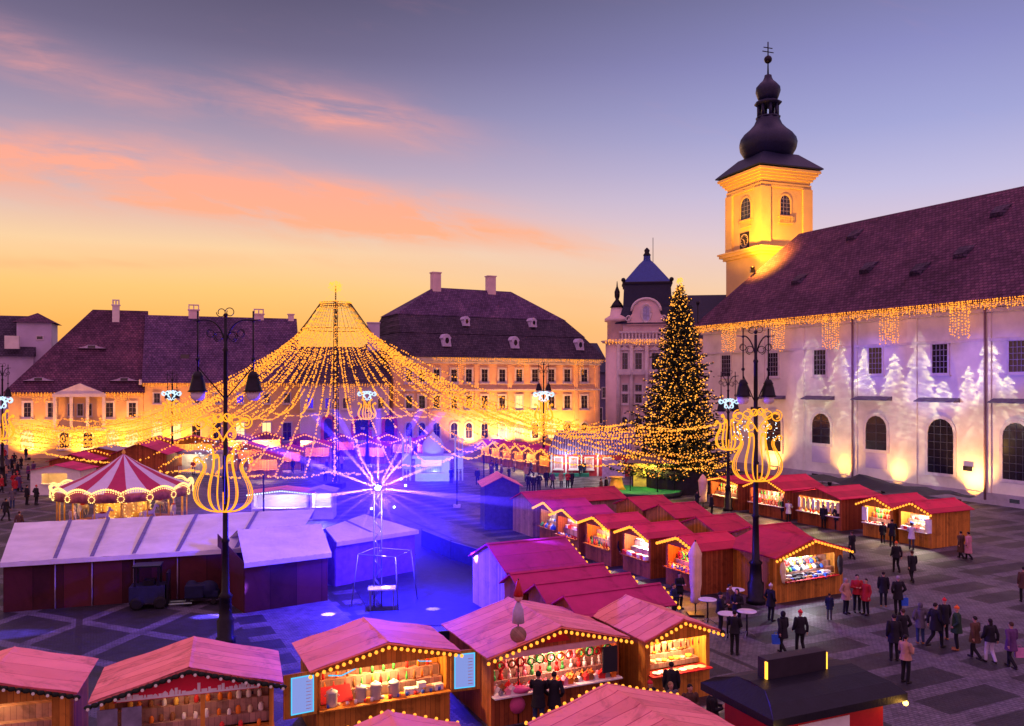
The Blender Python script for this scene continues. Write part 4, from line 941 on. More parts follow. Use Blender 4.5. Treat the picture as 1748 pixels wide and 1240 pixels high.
def items():
    L = {}
    jar = MB().lathe([(.05,0),(.055,.02),(.055,.12),(.035,.14),(.035,.16)], 8); L['jar'] = [im(jar,'jar',c) for c in ('red','orange','cream','brown','yellow','white')]
    mug = MB().lathe([(.045,0),(.045,.10),(.038,.10),(.038,.03)], 8).tube([(.045,0,.02),(.08,0,.04),(.08,0,.07),(.045,0,.085)], .008, 4); L['mug'] = [im(mug,'mug',c) for c in ('white','red','blue','cream')]
    hat = MB().lathe([(.13,0),(.135,.05),(.12,.12),(.07,.17),(.03,.185)], 10).ball((0,0,.20), .04, 6); L['hat'] = [im(hat,'hat',c) for c in ('blue','green','orange','white','red','yellow','black','grey')]
    sc_ = MB().box(-.14,.14,-.1,.1,0,.05).box(-.13,.13,-.09,.09,.052,.09).tube([(-.14,-.1,.05),(-.17,-.14,-.02),(-.16,-.15,-.12)], .03, 5); L['scarf'] = [im(sc_,'scarf',c) for c in ('black','black','grey','white','blue','brown')]
    tr = MB().box(-.06,.06,-.05,.05,0,.09).ext([(-.08,.09),(.08,.09),(0,.16)], -.06, .06).ball((0,0,.18), .022, 6); L['trinket'] = [im(tr,'trinket',c) for c in ('red','white','pink','brown','orange','grey')]
    dl = MB().lathe([(.06,0),(.05,.1),(.02,.13)], 8).ball((0,0,.16), .04, 8).lathe([(.045,.18),(.0,.26)], 8); L['figurine'] = [im(dl,'figurine',c) for c in ('red','white','pink','green')]
    ch_ = MB().lathe([(.11,0),(.125,.03),(.125,.07),(.11,.10)], 12); L['cheese'] = [im(ch_,'cheese',c) for c in ('yellow','cream','cream','orange')]
    lf = MB().ball((0,0,.05), (.14,.07,.06), 8).box(-.02,.02,-.05,.05,.09,.112); L['loaf'] = [im(lf,'loaf',c) for c in ('brown','cream','orange')]
    ur = MB().lathe([(.15,0),(.17,.02),(.17,.42),(.18,.43),(.18,.46),(.12,.5),(.03,.52),(.03,.56)], 14).tube([(.17,0,.3),(.23,0,.33),(.17,0,.38)], .015, 5).tube([(-.17,0,.3),(-.23,0,.33),(-.17,0,.38)], .015, 5); L['urn'] = [im(ur,'urn','steel')]
    bt = MB().lathe([(.04,0),(.04,.16),(.015,.22),(.015,.28)], 8); L['bottle'] = [im(bt,'bottle',c) for c in ('green','brown','orange','red')]
    pl_ = MB().lathe([(.06,0),(.14,.03),(.15,.035)], 12); L['plate'] = [im(pl_,'plate',c) for c in ('white','cream')]
    bx = MB().box(-.12,.12,-.09,.09,0,.13).box(-.13,.13,-.1,.1,.13,.15); L['carton'] = [im(bx,'carton',c) for c in ('white','cream','red')]
    ca = MB().tube([(0,0,0),(0,0,-.34)], [.012,.05], 6).tube([(0,0,-.34),(0,0,-.42)], [.05,.02], 6); L['sausage'] = [im(ca,'sausage',c) for c in ('brown','red')]
    wr = MB().tube([(.13*cos(i*pi/6),0,.14+.13*sin(i*pi/6)) for i in range(13)], .035, 5); L['wreath'] = [im(wr,'wreath',c) for c in ('red','brown','green','orange')]
    return L
IT = items()
STALLS = {}; SHELF = {}; PAL_BACK = {}
def ftips(L, R, eave, rz=None):
    a = gp(*L, eave); b = gp(*R, eave); r = atan2((b-a).y, (b-a).x) if rz is None else rz
    return (a+b)/2, r, (b-a).length
def stall(key, label, c, rz, W, D, eave=2.3, ridge=2.9, roof=None, wall=None, opn='std', lights=BULBW, lamp=(1,.62,.22), power=90, ov=.3, side=.25,
          group='wooden market stalls', shelves=(1.35,1.75), counter_m=None, rear_lights=False, n_b=None, rb=.045, dark_garland=False, name='market_stall', detail=True, tz=.0):
    """c: middle of the roof's front edge on plan; local x along the front, y into the stall"""
    roof = roof or ROOFM; wall = wall or WOOD
    g = thing(name, label, 'market stall', (c.x, c.y, 0), rz, group); hw = W/2-side; f0 = ov; f1 = D-.2; th = .045
    sl = (ridge-eave)/(W/2); zr = lambda x: ridge-sl*abs(x)-.07
    if opn == 'std': opn = (-hw+.18, hw-.18, 1.0, min(2.15, zr(hw)-.12))
    for s in (-1, 1):
        box(*((-hw, -hw+th) if s < 0 else (hw-th, hw)), f0+th, f1, 0, zr(hw)-.02).build('side_wall', wall, g)
    MB().ext([(-hw,0),(hw,0),(hw,zr(hw)),(0,zr(0)),(-hw,zr(hw))], f1, f1+th).build('rear_wall', wall, g)
    if opn:
        xa, xb, za, zb = opn
        box(-hw, hw, f0, f0+th-.002, 0, za-.045).build('front_panel', wall, g)
        box(-hw, xa, f0, f0+th-.002, za-.044, zb).build('jamb', wall, g); box(xb, hw, f0, f0+th-.002, za-.044, zb).build('jamb', wall, g)
        MB().ext([(-hw,zb+.002),(hw,zb+.002),(hw,max(zr(hw),zb+.01)),(0,zr(0)),(-hw,max(zr(hw),zb+.01))], f0, f0+th).build('gable_board', wall, g)
        box(xa-.08, xb+.08, f0-.28, f0+.32, za-.042, za).build('counter', counter_m or wall, g)
        box(-hw+th, hw-th, f0+.3, f1, .02, .08).build('deck', wall, g)
        if detail:
            for i_, z_ in enumerate(shelves): box(-hw+th+.05, hw-th-.05, f0+.50+.26*i_, f0+.76+.26*i_, za-.02 if i_ == 0 else shelves[i_-1], z_).build('shelf', WOODP, g)
            box(-hw+th+.02, hw-th-.02, f1-.06, f1-.005, .1, zb).build('backdrop_panel', PAL_BACK.get(key, WOODP), g)
        if power:
            lp = MB().lathe([(.03,.08),(.10,.0),(.02,-.01)], 10, (0, f0+.35, min(zr(0), 2.75)-.29)); lp.build('pendant_lamp', emis('pendant', (1,.8,.5), 6), g)
            light('stall_lamp', 'POINT', (0, f0+.35, min(zr(0), 2.75)-.42), lamp, power*2.6, .12, parent=g)
    else:
        MB().ext([(-hw,0),(hw,0),(hw,zr(hw)),(0,zr(0)),(-hw,zr(hw))], f0, f0+th-.002).build('front_wall', wall, g)
    mb = MB(); e = W/2
    for s in (-1, 1):
        P = [(0,0,ridge),(s*e,0,eave),(s*e,D,eave),(0,D,ridge)]
        if s > 0: P = P[::-1]
        # outward facing up
        v = [Vector(p) for p in P]; n = (v[1]-v[0]).cross(v[2]-v[0])
        if n.z < 0: P = P[::-1]
        mb.slab(P, .05)
    rf = mb.build('roof', roof, g)
    if key in ('pots','jars','edge','gifts','bread','near','tip','hats'):
        nx_, ny_ = 14, 9; rr_ = random.Random(len(key)*7+3); sk = MB(); ph = rr_.random()*6
        for s in (-1, 1):
            vs = []
            for j in range(ny_+1):
                for i in range(nx_+1):
                    f = i/nx_; x = s*(e+.015)*f; sag = .02*sin(pi*f)*(1+sin(j*1.1+ph))+rr_.uniform(-.006,.006)
                    vs.append((x, -.012+(D+.024)*j/ny_, ridge-sl*abs(x)+.016-sag*.55+.012*sin(j*2.1+i*.7+ph)))
            q_ = [(j*(nx_+1)+i, j*(nx_+1)+i+1, (j+1)*(nx_+1)+i+1, (j+1)*(nx_+1)+i) for j in range(ny_) for i in range(nx_)]
            sk.add(vs, [f_ if s > 0 else f_[::-1] for f_ in q_], 0, True)
        sk.build('roof_covering', roof, rf)
    MB().add([(-.11,-.01,ridge-.02),(0,-.01,ridge+.035),(.11,-.01,ridge-.02),(-.11,D+.01,ridge-.02),(0,D+.01,ridge+.035),(.11,D+.01,ridge-.02)], [(0,1,4,3),(1,2,5,4)]).build('ridge_cap', roof, rf)
    if lights or dark_garland:
        n = n_b or int(W/.19); mb = MB(); pts = []
        for i in range(n+1):
            x = -e+W*i/n; z = ridge-sl*abs(x)-.10; pts.append((x, -.04, z)); 
            if dark_garland: mb.ball((x, -.06, z), (.11,.07,.07), 6, 1)
            if lights and not (dark_garland and i % 2): mb.ball((x, -.10 if not dark_garland else -.12, z-.03), rb, 6, 0)
        mb.tube(pts, .015, 4, 1); mb.build('light_string', [lights or BULBR, GREENG if dark_garland else WIRE], g)
    if rear_lights: pass
    STALLS[key] = (g, W, D, hw, f0, f1, opn, rz, c); SHELF[key] = list(shelves)
    return g
def W2(key, x, y, z):
    g, W, D, hw, f0, f1, opn, rz, c = STALLS[key]
    return Vector((c.x+x*cos(rz)-y*sin(rz), c.y+x*sin(rz)+y*cos(rz), z))
NIT = [0]
def goods(key, kind, label, places, scale=(.9,1.2), cat=None):
    rz = STALLS[key][7]; gl = label
    for i, (x, y, z) in enumerate(places):
        me = random.choice(IT[kind]); o = obj(kind, me); o.location = W2(key, x, y, z); s = random.uniform(*scale); o.scale = (s, s, s)
        o.rotation_euler = (0, 0, rz+random.uniform(-.3, .3)); tag(o, gl, cat or kind, gl+' group' if False else gl); NIT[0] += 1
def row(key, n, z, where, jit=.05, off=.0):
    g, W, D, hw, f0, f1, opn, rz, c = STALLS[key]; xa, xb = opn[0], opn[1]
    ti = min(range(len(SHELF[key])), key=lambda i_: abs(SHELF[key][i_]-z)) if where == 'shelf' else 0
    y = {'shelf': f0+.63+.26*ti, 'counter': f0-.02, 'counter2': f0+.2, 'hang': f0+.12}[where]
    return [(xa+.12+(xb-xa-.24)*(i+.5)/n+random.uniform(-jit,jit), y+random.uniform(-.04,.04)+off, z) for i in range(n)]
AM = BULBR
AMB_B = emis('verge_bulb', (1, .31, .03), 1.9)
SKY_ = SK = 1
# --- front row, facing the viewer
c, r, w_ = ftips((533,1146), (783,1112), 2.3, radians(24.3))
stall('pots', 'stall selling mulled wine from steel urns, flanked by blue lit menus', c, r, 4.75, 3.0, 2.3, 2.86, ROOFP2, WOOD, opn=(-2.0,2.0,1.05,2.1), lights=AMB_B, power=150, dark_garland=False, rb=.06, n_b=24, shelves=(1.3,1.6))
for lab_, p_ in (('leftmost steel urn, apart from the rest on the mulled wine counter', (-1.65,.35,1.05)), ('first of the three steel urns grouped on the mulled wine counter', (-.75,.4,1.05)), ('middle steel urn of three on the mulled wine counter', (-.28,.4,1.05)), ('steel urn nearest the cartons on the mulled wine counter', (.3,.4,1.05))): goods('pots', 'urn', lab_, [p_], (.95,1.0))
goods('pots', 'mug', 'mug at the edge of the mulled wine counter', row('pots', 14, 1.05, 'counter'))
goods('pots', 'carton', 'carton standing on the mulled wine counter', [(.8,.4,1.05),(1.1,.45,1.05),(1.45,.42,1.05),(1.75,.4,1.05),(1.2,.4,1.2)])
goods('pots', 'bottle', 'bottle on the back shelf of the mulled wine stall', row('pots', 13, 1.3, 'shelf')+row('pots', 10, 1.6, 'shelf'))
g = STALLS['pots'][0]
MENU = emis('menu_glow', (.28,.36,.85), .75, True); MT = emis('menu_edge', (.08,.6,1), 1.0)
for s in (-1, 1):
    mb = box(-.5, .5, -.03, .03, .95, 2.25); sh = mb.build('shutter', WOOD, g, None); sh.location = (s*2.62, .18, 0); sh.rotation_euler = (0,0,s*-.10)
    mbx = box(-.26 if s < 0 else -.36, .36 if s < 0 else .26, -.05, -.031, 1.08, 2.12).build('menu_board', MENU, sh)
    x0, x1 = (-.26, .36) if s < 0 else (-.36, .26); f = MB()
    f.box(x0-.03, x1+.03, -.06, -.045, 2.12, 2.15); f.box(x0-.03, x1+.03, -.06, -.045, 1.05, 1.08); f.box(x0-.03, x0, -.06, -.045, 1.08, 2.12); f.box(x1, x1+.03, -.06, -.045, 1.08, 2.12)
    for i in range(9): f.box(x1-.2, x1-.05, -.056, -.051, 1.16+i*.1, 1.18+i*.1, 1)
    f.build('menu_trim', [MT, WHITE], mbx)
o = MB().tube([(-1.7,.6,1.9),(-1.3,.6,1.84),(-.9,.6,1.98),(-.6,.6,2.2)], .02, 6).tube([(.9,.6,2.25),(1.2,.6,1.95),(1.6,.6,1.9)], .015, 6).build('rope_lamp', MT, g)
MB().slab([(-1.95,.48,1.08),(-.95,.48,1.08),(-1.0,.80,1.5),(-1.95,.80,1.5)], .03).build('red_cloth', REDP, g)
# skyline banner stall
c, r, w_ = ftips((165,1204), (468,1163), 2.3, radians(18))
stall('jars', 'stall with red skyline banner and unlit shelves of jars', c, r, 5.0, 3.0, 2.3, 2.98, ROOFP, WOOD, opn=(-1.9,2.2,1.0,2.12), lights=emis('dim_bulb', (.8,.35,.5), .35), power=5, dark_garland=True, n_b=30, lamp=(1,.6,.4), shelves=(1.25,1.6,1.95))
goods('jars', 'jar', 'jar on the shelves of the skyline banner stall', row('jars', 13, 1.25, 'shelf')+row('jars', 13, 1.6, 'shelf')+row('jars', 12, 1.95, 'shelf')+row('jars', 8, 1.0, 'counter2'), (1.0, 1.5))
g = STALLS['jars'][0]
mb = MB().ext([(-1.95,2.13),(1.95,2.13),(1.6,2.34),(0,2.78),(-1.6,2.34)], .27, .295); bn = mb.build('banner', mat('banner_red', (.62,.015,.05), .6, .1), g)
mb = MB(); rr = random.Random(5); x = -1.75; mb.box(-1.85,1.85,.262,.269,2.15,2.2)
while x < 1.7:
    wd = rr.uniform(.06,.16); h_ = rr.uniform(.05,.14)+(.12 if abs(x) < .9 and rr.random() < .25 else 0)
    if rr.random() < .3: mb.ext([(x,2.2),(x+wd,2.2),(x+wd,2.2+h_*.6),(x+wd/2,2.2+h_*1.3),(x,2.2+h_*.6)], .262, .269)
    else: mb.box(x, x+wd, .262, .269, 2.2, 2.2+h_)
    x += wd+rr.uniform(.0,.03)
mb.build('skyline', WHITE, bn)
for x in (-2.2,.35,2.2): box(x-.06, x+.06, .22, .29, 0, 2.12).build('post', WOOD, g)
for x, w0 in ((-2.05,.5),(-1.45,.5)): box(x-w0/2, x+w0/2, .05, .09, .9, 2.05).build('glazed_door', mat('hazy_glass', (.18,.17,.24), .2, .3), g)
# half stall at the left border
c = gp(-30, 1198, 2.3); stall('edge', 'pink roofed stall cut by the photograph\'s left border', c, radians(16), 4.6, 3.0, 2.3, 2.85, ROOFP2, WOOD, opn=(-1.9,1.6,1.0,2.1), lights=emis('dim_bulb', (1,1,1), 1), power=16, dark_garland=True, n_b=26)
goods('edge', 'loaf', 'loaf on the counter of the stall at the left border', row('edge', 8, 1.0, 'counter'))
# doll stall
c, r, w_ = ftips((838,1121), (1072,1092), 2.3, radians(24)); 
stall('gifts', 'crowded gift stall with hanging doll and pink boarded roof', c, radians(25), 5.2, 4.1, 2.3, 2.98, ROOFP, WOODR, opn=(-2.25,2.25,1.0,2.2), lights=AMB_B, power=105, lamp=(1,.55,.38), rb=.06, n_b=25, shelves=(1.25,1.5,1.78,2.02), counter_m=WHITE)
for z_, n in ((1.25,15),(1.5,15),(1.78,14)): goods('gifts', 'figurine', 'tiny figurine on the shelves of the crowded gift stall', row('gifts', n, z_, 'shelf'), (1.0,1.5))
goods('gifts', 'trinket', 'little house trinket on the gift stall counter', row('gifts', 22, 1.0, 'counter')+row('gifts', 22, 1.0, 'counter2'), (1.0,1.7))
goods('gifts', 'wreath', 'wreath hanging inside the gift stall opening', row('gifts', 12, 1.75, 'hang'), (.8,1.1))
g = STALLS['gifts'][0]; box(-2.2, 2.2, .22, .29, 2.12, 2.3).build('sign_board', mat('sign_pink', (.62,.35,.40), .6, .1), g)
MB().ext([(-.45,2.42),(.45,2.42),(.3,2.62),(0,2.72),(-.3,2.62)], .27, .295).build('gable_sign', REDP, g)
box(1.55, 2.1, .0, .06, 1.25, 2.1).build('hanging_rug', PAL['black'], g)
# bread and cheese stall
c, r, w_ = ftips((1090,1098), (1240,1075), 2.3, radians(24))
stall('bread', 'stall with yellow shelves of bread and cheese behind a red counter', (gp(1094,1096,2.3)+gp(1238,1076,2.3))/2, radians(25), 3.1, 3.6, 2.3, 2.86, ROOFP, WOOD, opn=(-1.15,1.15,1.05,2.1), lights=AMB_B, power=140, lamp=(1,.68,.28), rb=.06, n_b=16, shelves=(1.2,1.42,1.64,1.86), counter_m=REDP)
for z_ in (1.2,1.42,1.64,1.86): goods('bread', 'cheese' if z_ in (1.2,1.64) else 'loaf', 'loaf or cheese round on the yellow lit shelves', row('bread', 8, z_, 'shelf'), (.8,1.0), 'food')
goods('bread', 'plate', 'plate of samples on the red bread counter', row('bread', 8, 1.05, 'counter'))
goods('bread', 'sausage', 'sausage hanging in the bread stall opening', row('bread', 8, 2.08, 'hang'), (.7,.9))
# nearest roof, bottom edge
pk = gp(1035, 1168, 2.95)
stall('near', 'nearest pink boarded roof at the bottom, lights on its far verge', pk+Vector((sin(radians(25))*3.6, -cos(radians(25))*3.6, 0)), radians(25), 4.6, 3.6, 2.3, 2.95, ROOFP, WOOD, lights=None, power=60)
g = STALLS['near'][0]; mb = MB()
for i in range(22): x = -2.3+4.6*i/21; mb.ball((x, 3.66, 2.95-.65*abs(x)/2.3), .05, 6)
mb.build('light_string', AMB_B, g)
mb = MB().slab([(0,-.0,2.96),(2.4,0,2.28),(2.4,3.6,2.28),(0,3.6,2.96)][::-1], .0)
pk = gp(662, 1214, 2.75); rz_ = radians(20)
stall('tip', 'magenta roof tip peeking in below the mulled wine stall', pk+Vector((sin(rz_)*2.8, -cos(rz_)*2.8, 0)), rz_, 3.6, 2.8, 2.2, 2.75, ROOFP2, WOOD, lights=None, power=0)
g = STALLS['tip'][0]; mb = MB()
for i in range(14): x = -1.8+3.6*i/13; mb.ball((x, 2.86, 2.75-.55*abs(x)/1.8), .045, 6)
mb.build('light_string', AMB_B, g)
# --- black roofed kiosk
kc = (gp(1325,1232,2.6)+gp(1545,1185,2.6))/2
kg = thing('kiosk', 'red kiosk with black curved roof and a dark roof sign', 'kiosk', (kc.x, kc.y, 0), radians(24))
box(-1.75, 1.75, .35, 2.5, 0, 2.4).build('wall', REDP, kg); box(-1.15, .55, .33, .349, .9, 2.2).build('white_panel', WHITE, kg)
mb = MB(); n = 8; W_, D_ = 2.25, 2.9; pr = [(0,2.42),(.0,2.62),(.35,2.85),(.9,3.0),(1.45,3.05),(2.0,3.0),(2.55,2.85),(2.9,2.62),(2.9,2.42)]
vs = []; 
for y, z in pr: k_ = .0 if z < 2.7 else (.22 if z < 2.9 else .5); vs += [(-W_+k_, y, z), (W_-k_, y, z)]
fs = [(2*i, 2*i+1, 2*i+3, 2*i+2) for i in range(len(pr)-1)]+[tuple(2*i for i in range(len(pr)))[::-1], tuple(2*i+1 for i in range(len(pr))), (1, 0, 2*len(pr)-2, 2*len(pr)-1)]
mb.add(vs, fs); rr_ = mb.build('roof', mat('black_roof', (.006,.006,.014), .5, .3, 3, .2), kg)
sb = box(-1.25, .75, 1.35, 1.75, 3.0, 3.55); sb.build('roof_sign', mat('sign_dark', (.02,.015,.025), .5), kg)
for x in (-1.29, .76): box(x, x+.03, 1.345, 1.43, 3.05, 3.5).build('sign_lamp', emis('sign_amber', (1,.45,.04), 2.4), kg)
STAR = emis('star_lamp', (1,.62,.08), 9)
for x, y in ((-2.2,.1),(2.2,.1)):
    MB().ball((x, y-.08, 2.36), .07, 8).build('corner_lamp', STAR, kg); light('corner_lamp_light', 'POINT', (x, y-.2, 2.3), (1,.5,.08), 14, .08, parent=kg)
# --- hat stall
a_, b_ = gp(1326,953,2.3), gp(1451,938,2.3)
stall('hats', 'large corner stall full of bright knitted hats and dark scarves', (a_+b_)/2, radians(27.5), 5.2, 3.9, 2.3, 3.05, ROOFM, WOOD, opn=(-1.75,1.75,1.05,2.15), lights=AMB_B, power=120, lamp=(.9,.95,1), rb=.07, n_b=24, shelves=(1.3,1.55,1.8), counter_m=REDP)
for z_ in (1.3,1.55,1.8): goods('hats', 'hat', 'bright bobble hat on the back shelves of the hat stall', row('hats', 13, z_, 'shelf'), (.9,1.15))
goods('hats', 'scarf', 'folded scarf heaped on the red counter', row('hats', 13, 1.05, 'counter')+row('hats', 13, 1.05, 'counter2')+row('hats', 12, 1.14, 'counter2', off=.08), (.9,1.2))
g = STALLS['hats'][0]
for x in (1.95, -2.0): MB().ball((x,.12,1.65), (.2,.1,.42), 8).ball((x+.02,.1,1.3), (.16,.08,.3), 8).build('hanging_coat', PAL['black'] if x > 0 else PAL['cream'], g)
# --- middle row, lit gables towards the west (front faces -D2)
mr_ = GR-pi/2
for key, lab, (u, v), wd, lampc, pw, kind, opn in (
    ('m5', 'orange lit stall in the middle row beside the closed parasol', (1193,942), 3.4, (1,.36,.05), 150, ('wreath','trinket'), 'std'),
    ('m4', 'white lit stall in the middle row, second behind the parasol', (1107,920), 3.2, (.95,1,.85), 130, ('plate','carton'), 'std'),
    ('m3', 'golden lit stall in the middle row with shelves of jars', (1040,903), 3.4, (1,.6,.12), 130, ('jar','bottle'), 'std'),
    ('m2', 'narrow stall in the middle row with white goods on its counter', (984,888), 3.3, (1,.5,.25), 70, ('carton','mug'), 'std'),
    ('m1', 'farthest stall of the middle row with a cold lit side', (948,874), 3.0, (.8,.9,1), 50, ('mug','hat'), 'std')):
    rt = gp(u, v, 2.3); wl = rt+D1*wd; PAL_BACK[key] = PAL[{'m5':'orange','m4':'white','m3':'yellow','m2':'pink','m1':'grey'}[key]]
    stall(key, lab, (rt+wl)/2, mr_, wd, 3.2, 2.3, 2.85, ROOFV if key in ('m1','m2') else ROOFM, WOODR, lights=AMB_B, power=pw, lamp=lampc, rb=.085, n_b=15)
    goods(key, kind[0], kind[0]+' on the back shelf of the '+lab[:44].split(' in the')[0], row(key, 9, 1.35, 'shelf')+row(key, 9, 1.75, 'shelf'), (1.1,1.5))
    goods(key, kind[1], kind[1]+' on the counter of the '+lab[:44].split(' in the')[0], row(key, 8, 1.0, 'counter'), (1.1,1.5))
g = STALLS['m5'][0]; box(-1.3,1.3,.35,.38,1.2,1.24).build('rail', PAL['orange'], g)
# --- row behind it, seen from the rear
er = GR+pi/2
for i, ((u, v), lab) in enumerate((((1393,921), 'crimson stall roof rising behind the hat stall'), ((1293,903), 'crimson stall roof crossed by the tall lamp standard'), ((1219,880), 'crimson stall roof, second in the rear row from the hat stall'), ((1160,867), 'crimson stall roof in the rear row nearest the green platform'))):
    nf = gp(u, v, 2.3); ff = nf+D1*3.8
    stall('n%d' % i, lab, (nf+ff)/2, er, 3.7, 3.0, 2.3, 2.95, ROOFM, WOOD, lights=AMB_B, power=70, rb=.05, n_b=16, detail=False)
tb = (STALLS['m1'][8]+D2*3.4+D1*3.2)
stall('far_m', 'long crimson roof at the head of the middle row', gp(1068,850,2.3)+D1*1.5, er, 3.6, 8.0, 2.3, 3.0, ROOFM, WOODP, lights=None, power=0)
# --- magenta roofs beside the dark pen (fronts face east)
def prow(key, lab, nf, wd, D, ridge, roof=ROOFV, eave=2.3):
    ff = nf+D1*wd; stall(key, lab, (nf+ff)/2, er, wd, D, eave, ridge, roof, WOODP if key == 'p1' else WOODR, lights=AMB_B, power=45, rb=.07, n_b=13 if key == 'p1' else 9, detail=False)
prow('p1', 'magenta stall roof with pale boarded rear gable beside the blue pen', gp(1004,963,2.3), 4.3, 4.3, 3.25)
prow('p2', 'magenta ridge roof next to the boarded gable stall', gp(1125,995,2.9)+D1*4.1-D1*1.05, 2.1, 4.6, 2.9)
prow('p3', 'magenta ridge roof between two others beside the lit lane', gp(1125,995,2.9)+D1*2.05-D1*1.05, 2.1, 4.5, 2.9)
prow('p4', 'magenta ridge roof nearest the gift stall with curled rear edge', gp(1125,995,2.9)-D1*1.15, 2.2, 4.4, 2.9)
# --- east row under the church, fronts face west
ec = gp(1590,937)
def eastp(s, wd): return ec+D1*(s+wd/2)
for key, lab, s0, wd, D, ridge, lampc, pw, kind, lt in (
    ('r5', 'orange sided corner stall at the east row\'s near end', -.25, 3.0, 4.3, 2.95, (1,.85,.6), 120, ('mug','carton'), AMB_B),
    ('r4', 'stall with a white poster joined to the orange corner stall', 2.75, 3.0, 4.3, 2.95, (1,.75,.45), 100, ('bottle','mug'), AMB_B),
    ('r3', 'yellow lit stall hung with pale garments in the east row', 7.2, 4.8, 4.6, 2.95, (1,.8,.3), 150, ('scarf','jar'), None),
    ('r2', 'high gabled stall crowded with orange goods in the east row', 12.8, 4.6, 4.6, 3.25, (1,.55,.25), 150, ('figurine','wreath'), AMB_B),
    ('r1', 'flat fronted food stall at the far end of the east row', 18.2, 4.2, 3.6, 2.75, (1,.7,.25), 120, ('bottle','plate'), AMB_B)):
    c = eastp(s0, wd); PAL_BACK[key] = PAL['yellow'] if key in ('r3','r1') else PAL['cream']; stall(key, lab, Vector((c.x, c.y, 0))-D2*.3, mr_, wd, D, 2.35, ridge, ROOFM, WOOD if key in ('r5','r4') else WOODR, lights=lt, power=pw*1.3, lamp=lampc, rb=.08, n_b=int(wd*4.5), shelves=(1.3,1.6,1.9), counter_m=WHITE if key != 'r1' else None)
    short = {'r5':'orange sided corner stall','r4':'white poster stall','r3':'garment stall','r2':'high gabled east row stall','r1':'flat fronted food stall'}[key]
    goods(key, kind[0], kind[0]+' on the back shelf of the '+short, row(key, 9, 1.3, 'shelf')+row(key, 9, 1.6, 'shelf'), (1.2,1.6))
    goods(key, kind[1], kind[1]+' on the counter of the '+short, row(key, 9, 1.0, 'counter'), (1.2,1.6))
g = STALLS['r3'][0]
for i in range(9): x = -1.9+i*.47; MB().box(x-.14, x+.14, .25, .29, 1.25, 2.0).ball((x,.27,2.03), .05, 6).build('hanging_garment', PAL['cream' if i % 3 else 'white'], g)
g = STALLS['r4'][0]; box(-1.25,-.8,.2,.28,1.1,2.05).build('poster', WHITE, g)
g = STALLS['r5'][0]; box(.85,1.3,.2,.28,1.0,1.9).build('poster', PAL['white'], g)
# dark tarpaulin behind the east row
tq = ec+D1*11+D2*5.4
tg = thing('tarpaulin_shelter', 'dark green tarpaulin shelter between the east stalls and church', 'shelter', (tq.x, tq.y, 0), mr_)
mb = MB(); nx, ny = 14, 5; vs = []
for j in range(ny+1):
    for i in range(nx+1): vs.append((-7.5+15*i/nx, 4.2*j/ny, 2.75-.45*abs(j/ny-.4)-.22*sin(i*1.7)*sin(j*.9+i)+.5*math.exp(-((i-6)/1.2)**2)*(j > 1)))
mb.add(vs, [(j*(nx+1)+i, j*(nx+1)+i+1, (j+1)*(nx+1)+i+1, (j+1)*(nx+1)+i) for j in range(ny) for i in range(nx)], 0, True)
mb.build('tarpaulin', mat('tarp_dark', (.012,.022,.028), .6, .3, 1, .3), tg)
for x in (-7.3,-2.5,2.5):
    for y in (.1, 4.1): MB().tube([(x,y,0),(x,y,2.35)], .03, 6).build('pole', DARKMET, tg)
# --- small stalls in the distance
fr = GR-pi/2
base = gp(937, 812)
for i in range(6):
    c = base+D1*(3.4*i+1.7)
    stall('f%d' % i, 'far gabled stall before the apricot palace, '+['nearest the striped cabin','second from the striped cabin','third from the striped cabin','middle of the row','second from the palace kiosk end','beside the small white palace'][i], c, fr, 3.2, 3.2, 2.4, 3.1, ROOFV, WOOD, lights=AMB_B, power=140, rb=.11, n_b=11, detail=False, lamp=(1,.6,.15) if i != 1 else (1,.95,.8), group='far gabled stalls before the palace')
for i, (u, v, wd, lab, al) in enumerate(((150,778,5.6,'orange lit far stall in front of the cream townhouse',20), (330,784,6.0,'far stall with pale counter light beside the lyre ornament',20), (220,772,4.6,'far stall behind the carousel peak',20),
        (455,775,5.0,'far stall with amber gable left of the mast',18), (520,778,4.2,'far stall with amber gable just left of the mast',18), (585,780,4.2,'far stall behind the mast',18), (618,776,3.8,'far stall right of the mast in blue light',16), (662,778,3.8,'far stall behind the white palace kiosk\'s left tower',16), (728,785,4.4,'far amber stall right behind the white dome',16), (400,776,4.6,'far stall behind the lyre ornament',20), (265,786,5.2,'far maroon roofed stall right of the carousel peak',14))):
    c = gp(u, v); stall('g%d' % i, lab, c, radians(al), wd, 3.4, 2.5, 3.3, ROOFV if i % 3 else ROOFM, WOOD if i < 3 else WOODR, lights=AMB_B, power=300 if i < 6 else 190, rb=.12, n_b=11, detail=False, lamp=(1,.5,.1) if i != 1 else (1,.9,.7))
for i, (u, v, wd, lab, al, lc) in enumerate(((160,812,4.4,'orange lit low stall at the left of the carousel peak',10,(1,.45,.08)), (372,806,4.6,'white lit stall half behind the lyre ornament',12,(.9,.9,1)), (420,797,4.6,'amber lit stall to the right of the lyre ornament',8,(1,.55,.15)), (486,802,4.6,'pink lit stall under the middle of the light tent',4,(1,.4,.4)), (540,792,4.2,'violet lit stall just left of the mast foot',-4,(.7,.4,1)),
        (632,792,4.4,'red roofed stall right of the mast foot',-8,(.8,.5,1)), (690,785,4.2,'blue lit stall left of the small white palace',-6,(.4,.4,1)), (448,818,4.0,'low crimson stall before the near light cable',6,(1,.6,.3)))):
    c = gp(u, v); stall('h%d' % i, lab, c, radians(al), wd, 3.2, 2.4, 3.1, ROOFV if i % 2 else ROOFM, WOOD, lights=AMB_B, power=260, rb=.1, n_b=13, detail=False, lamp=lc)
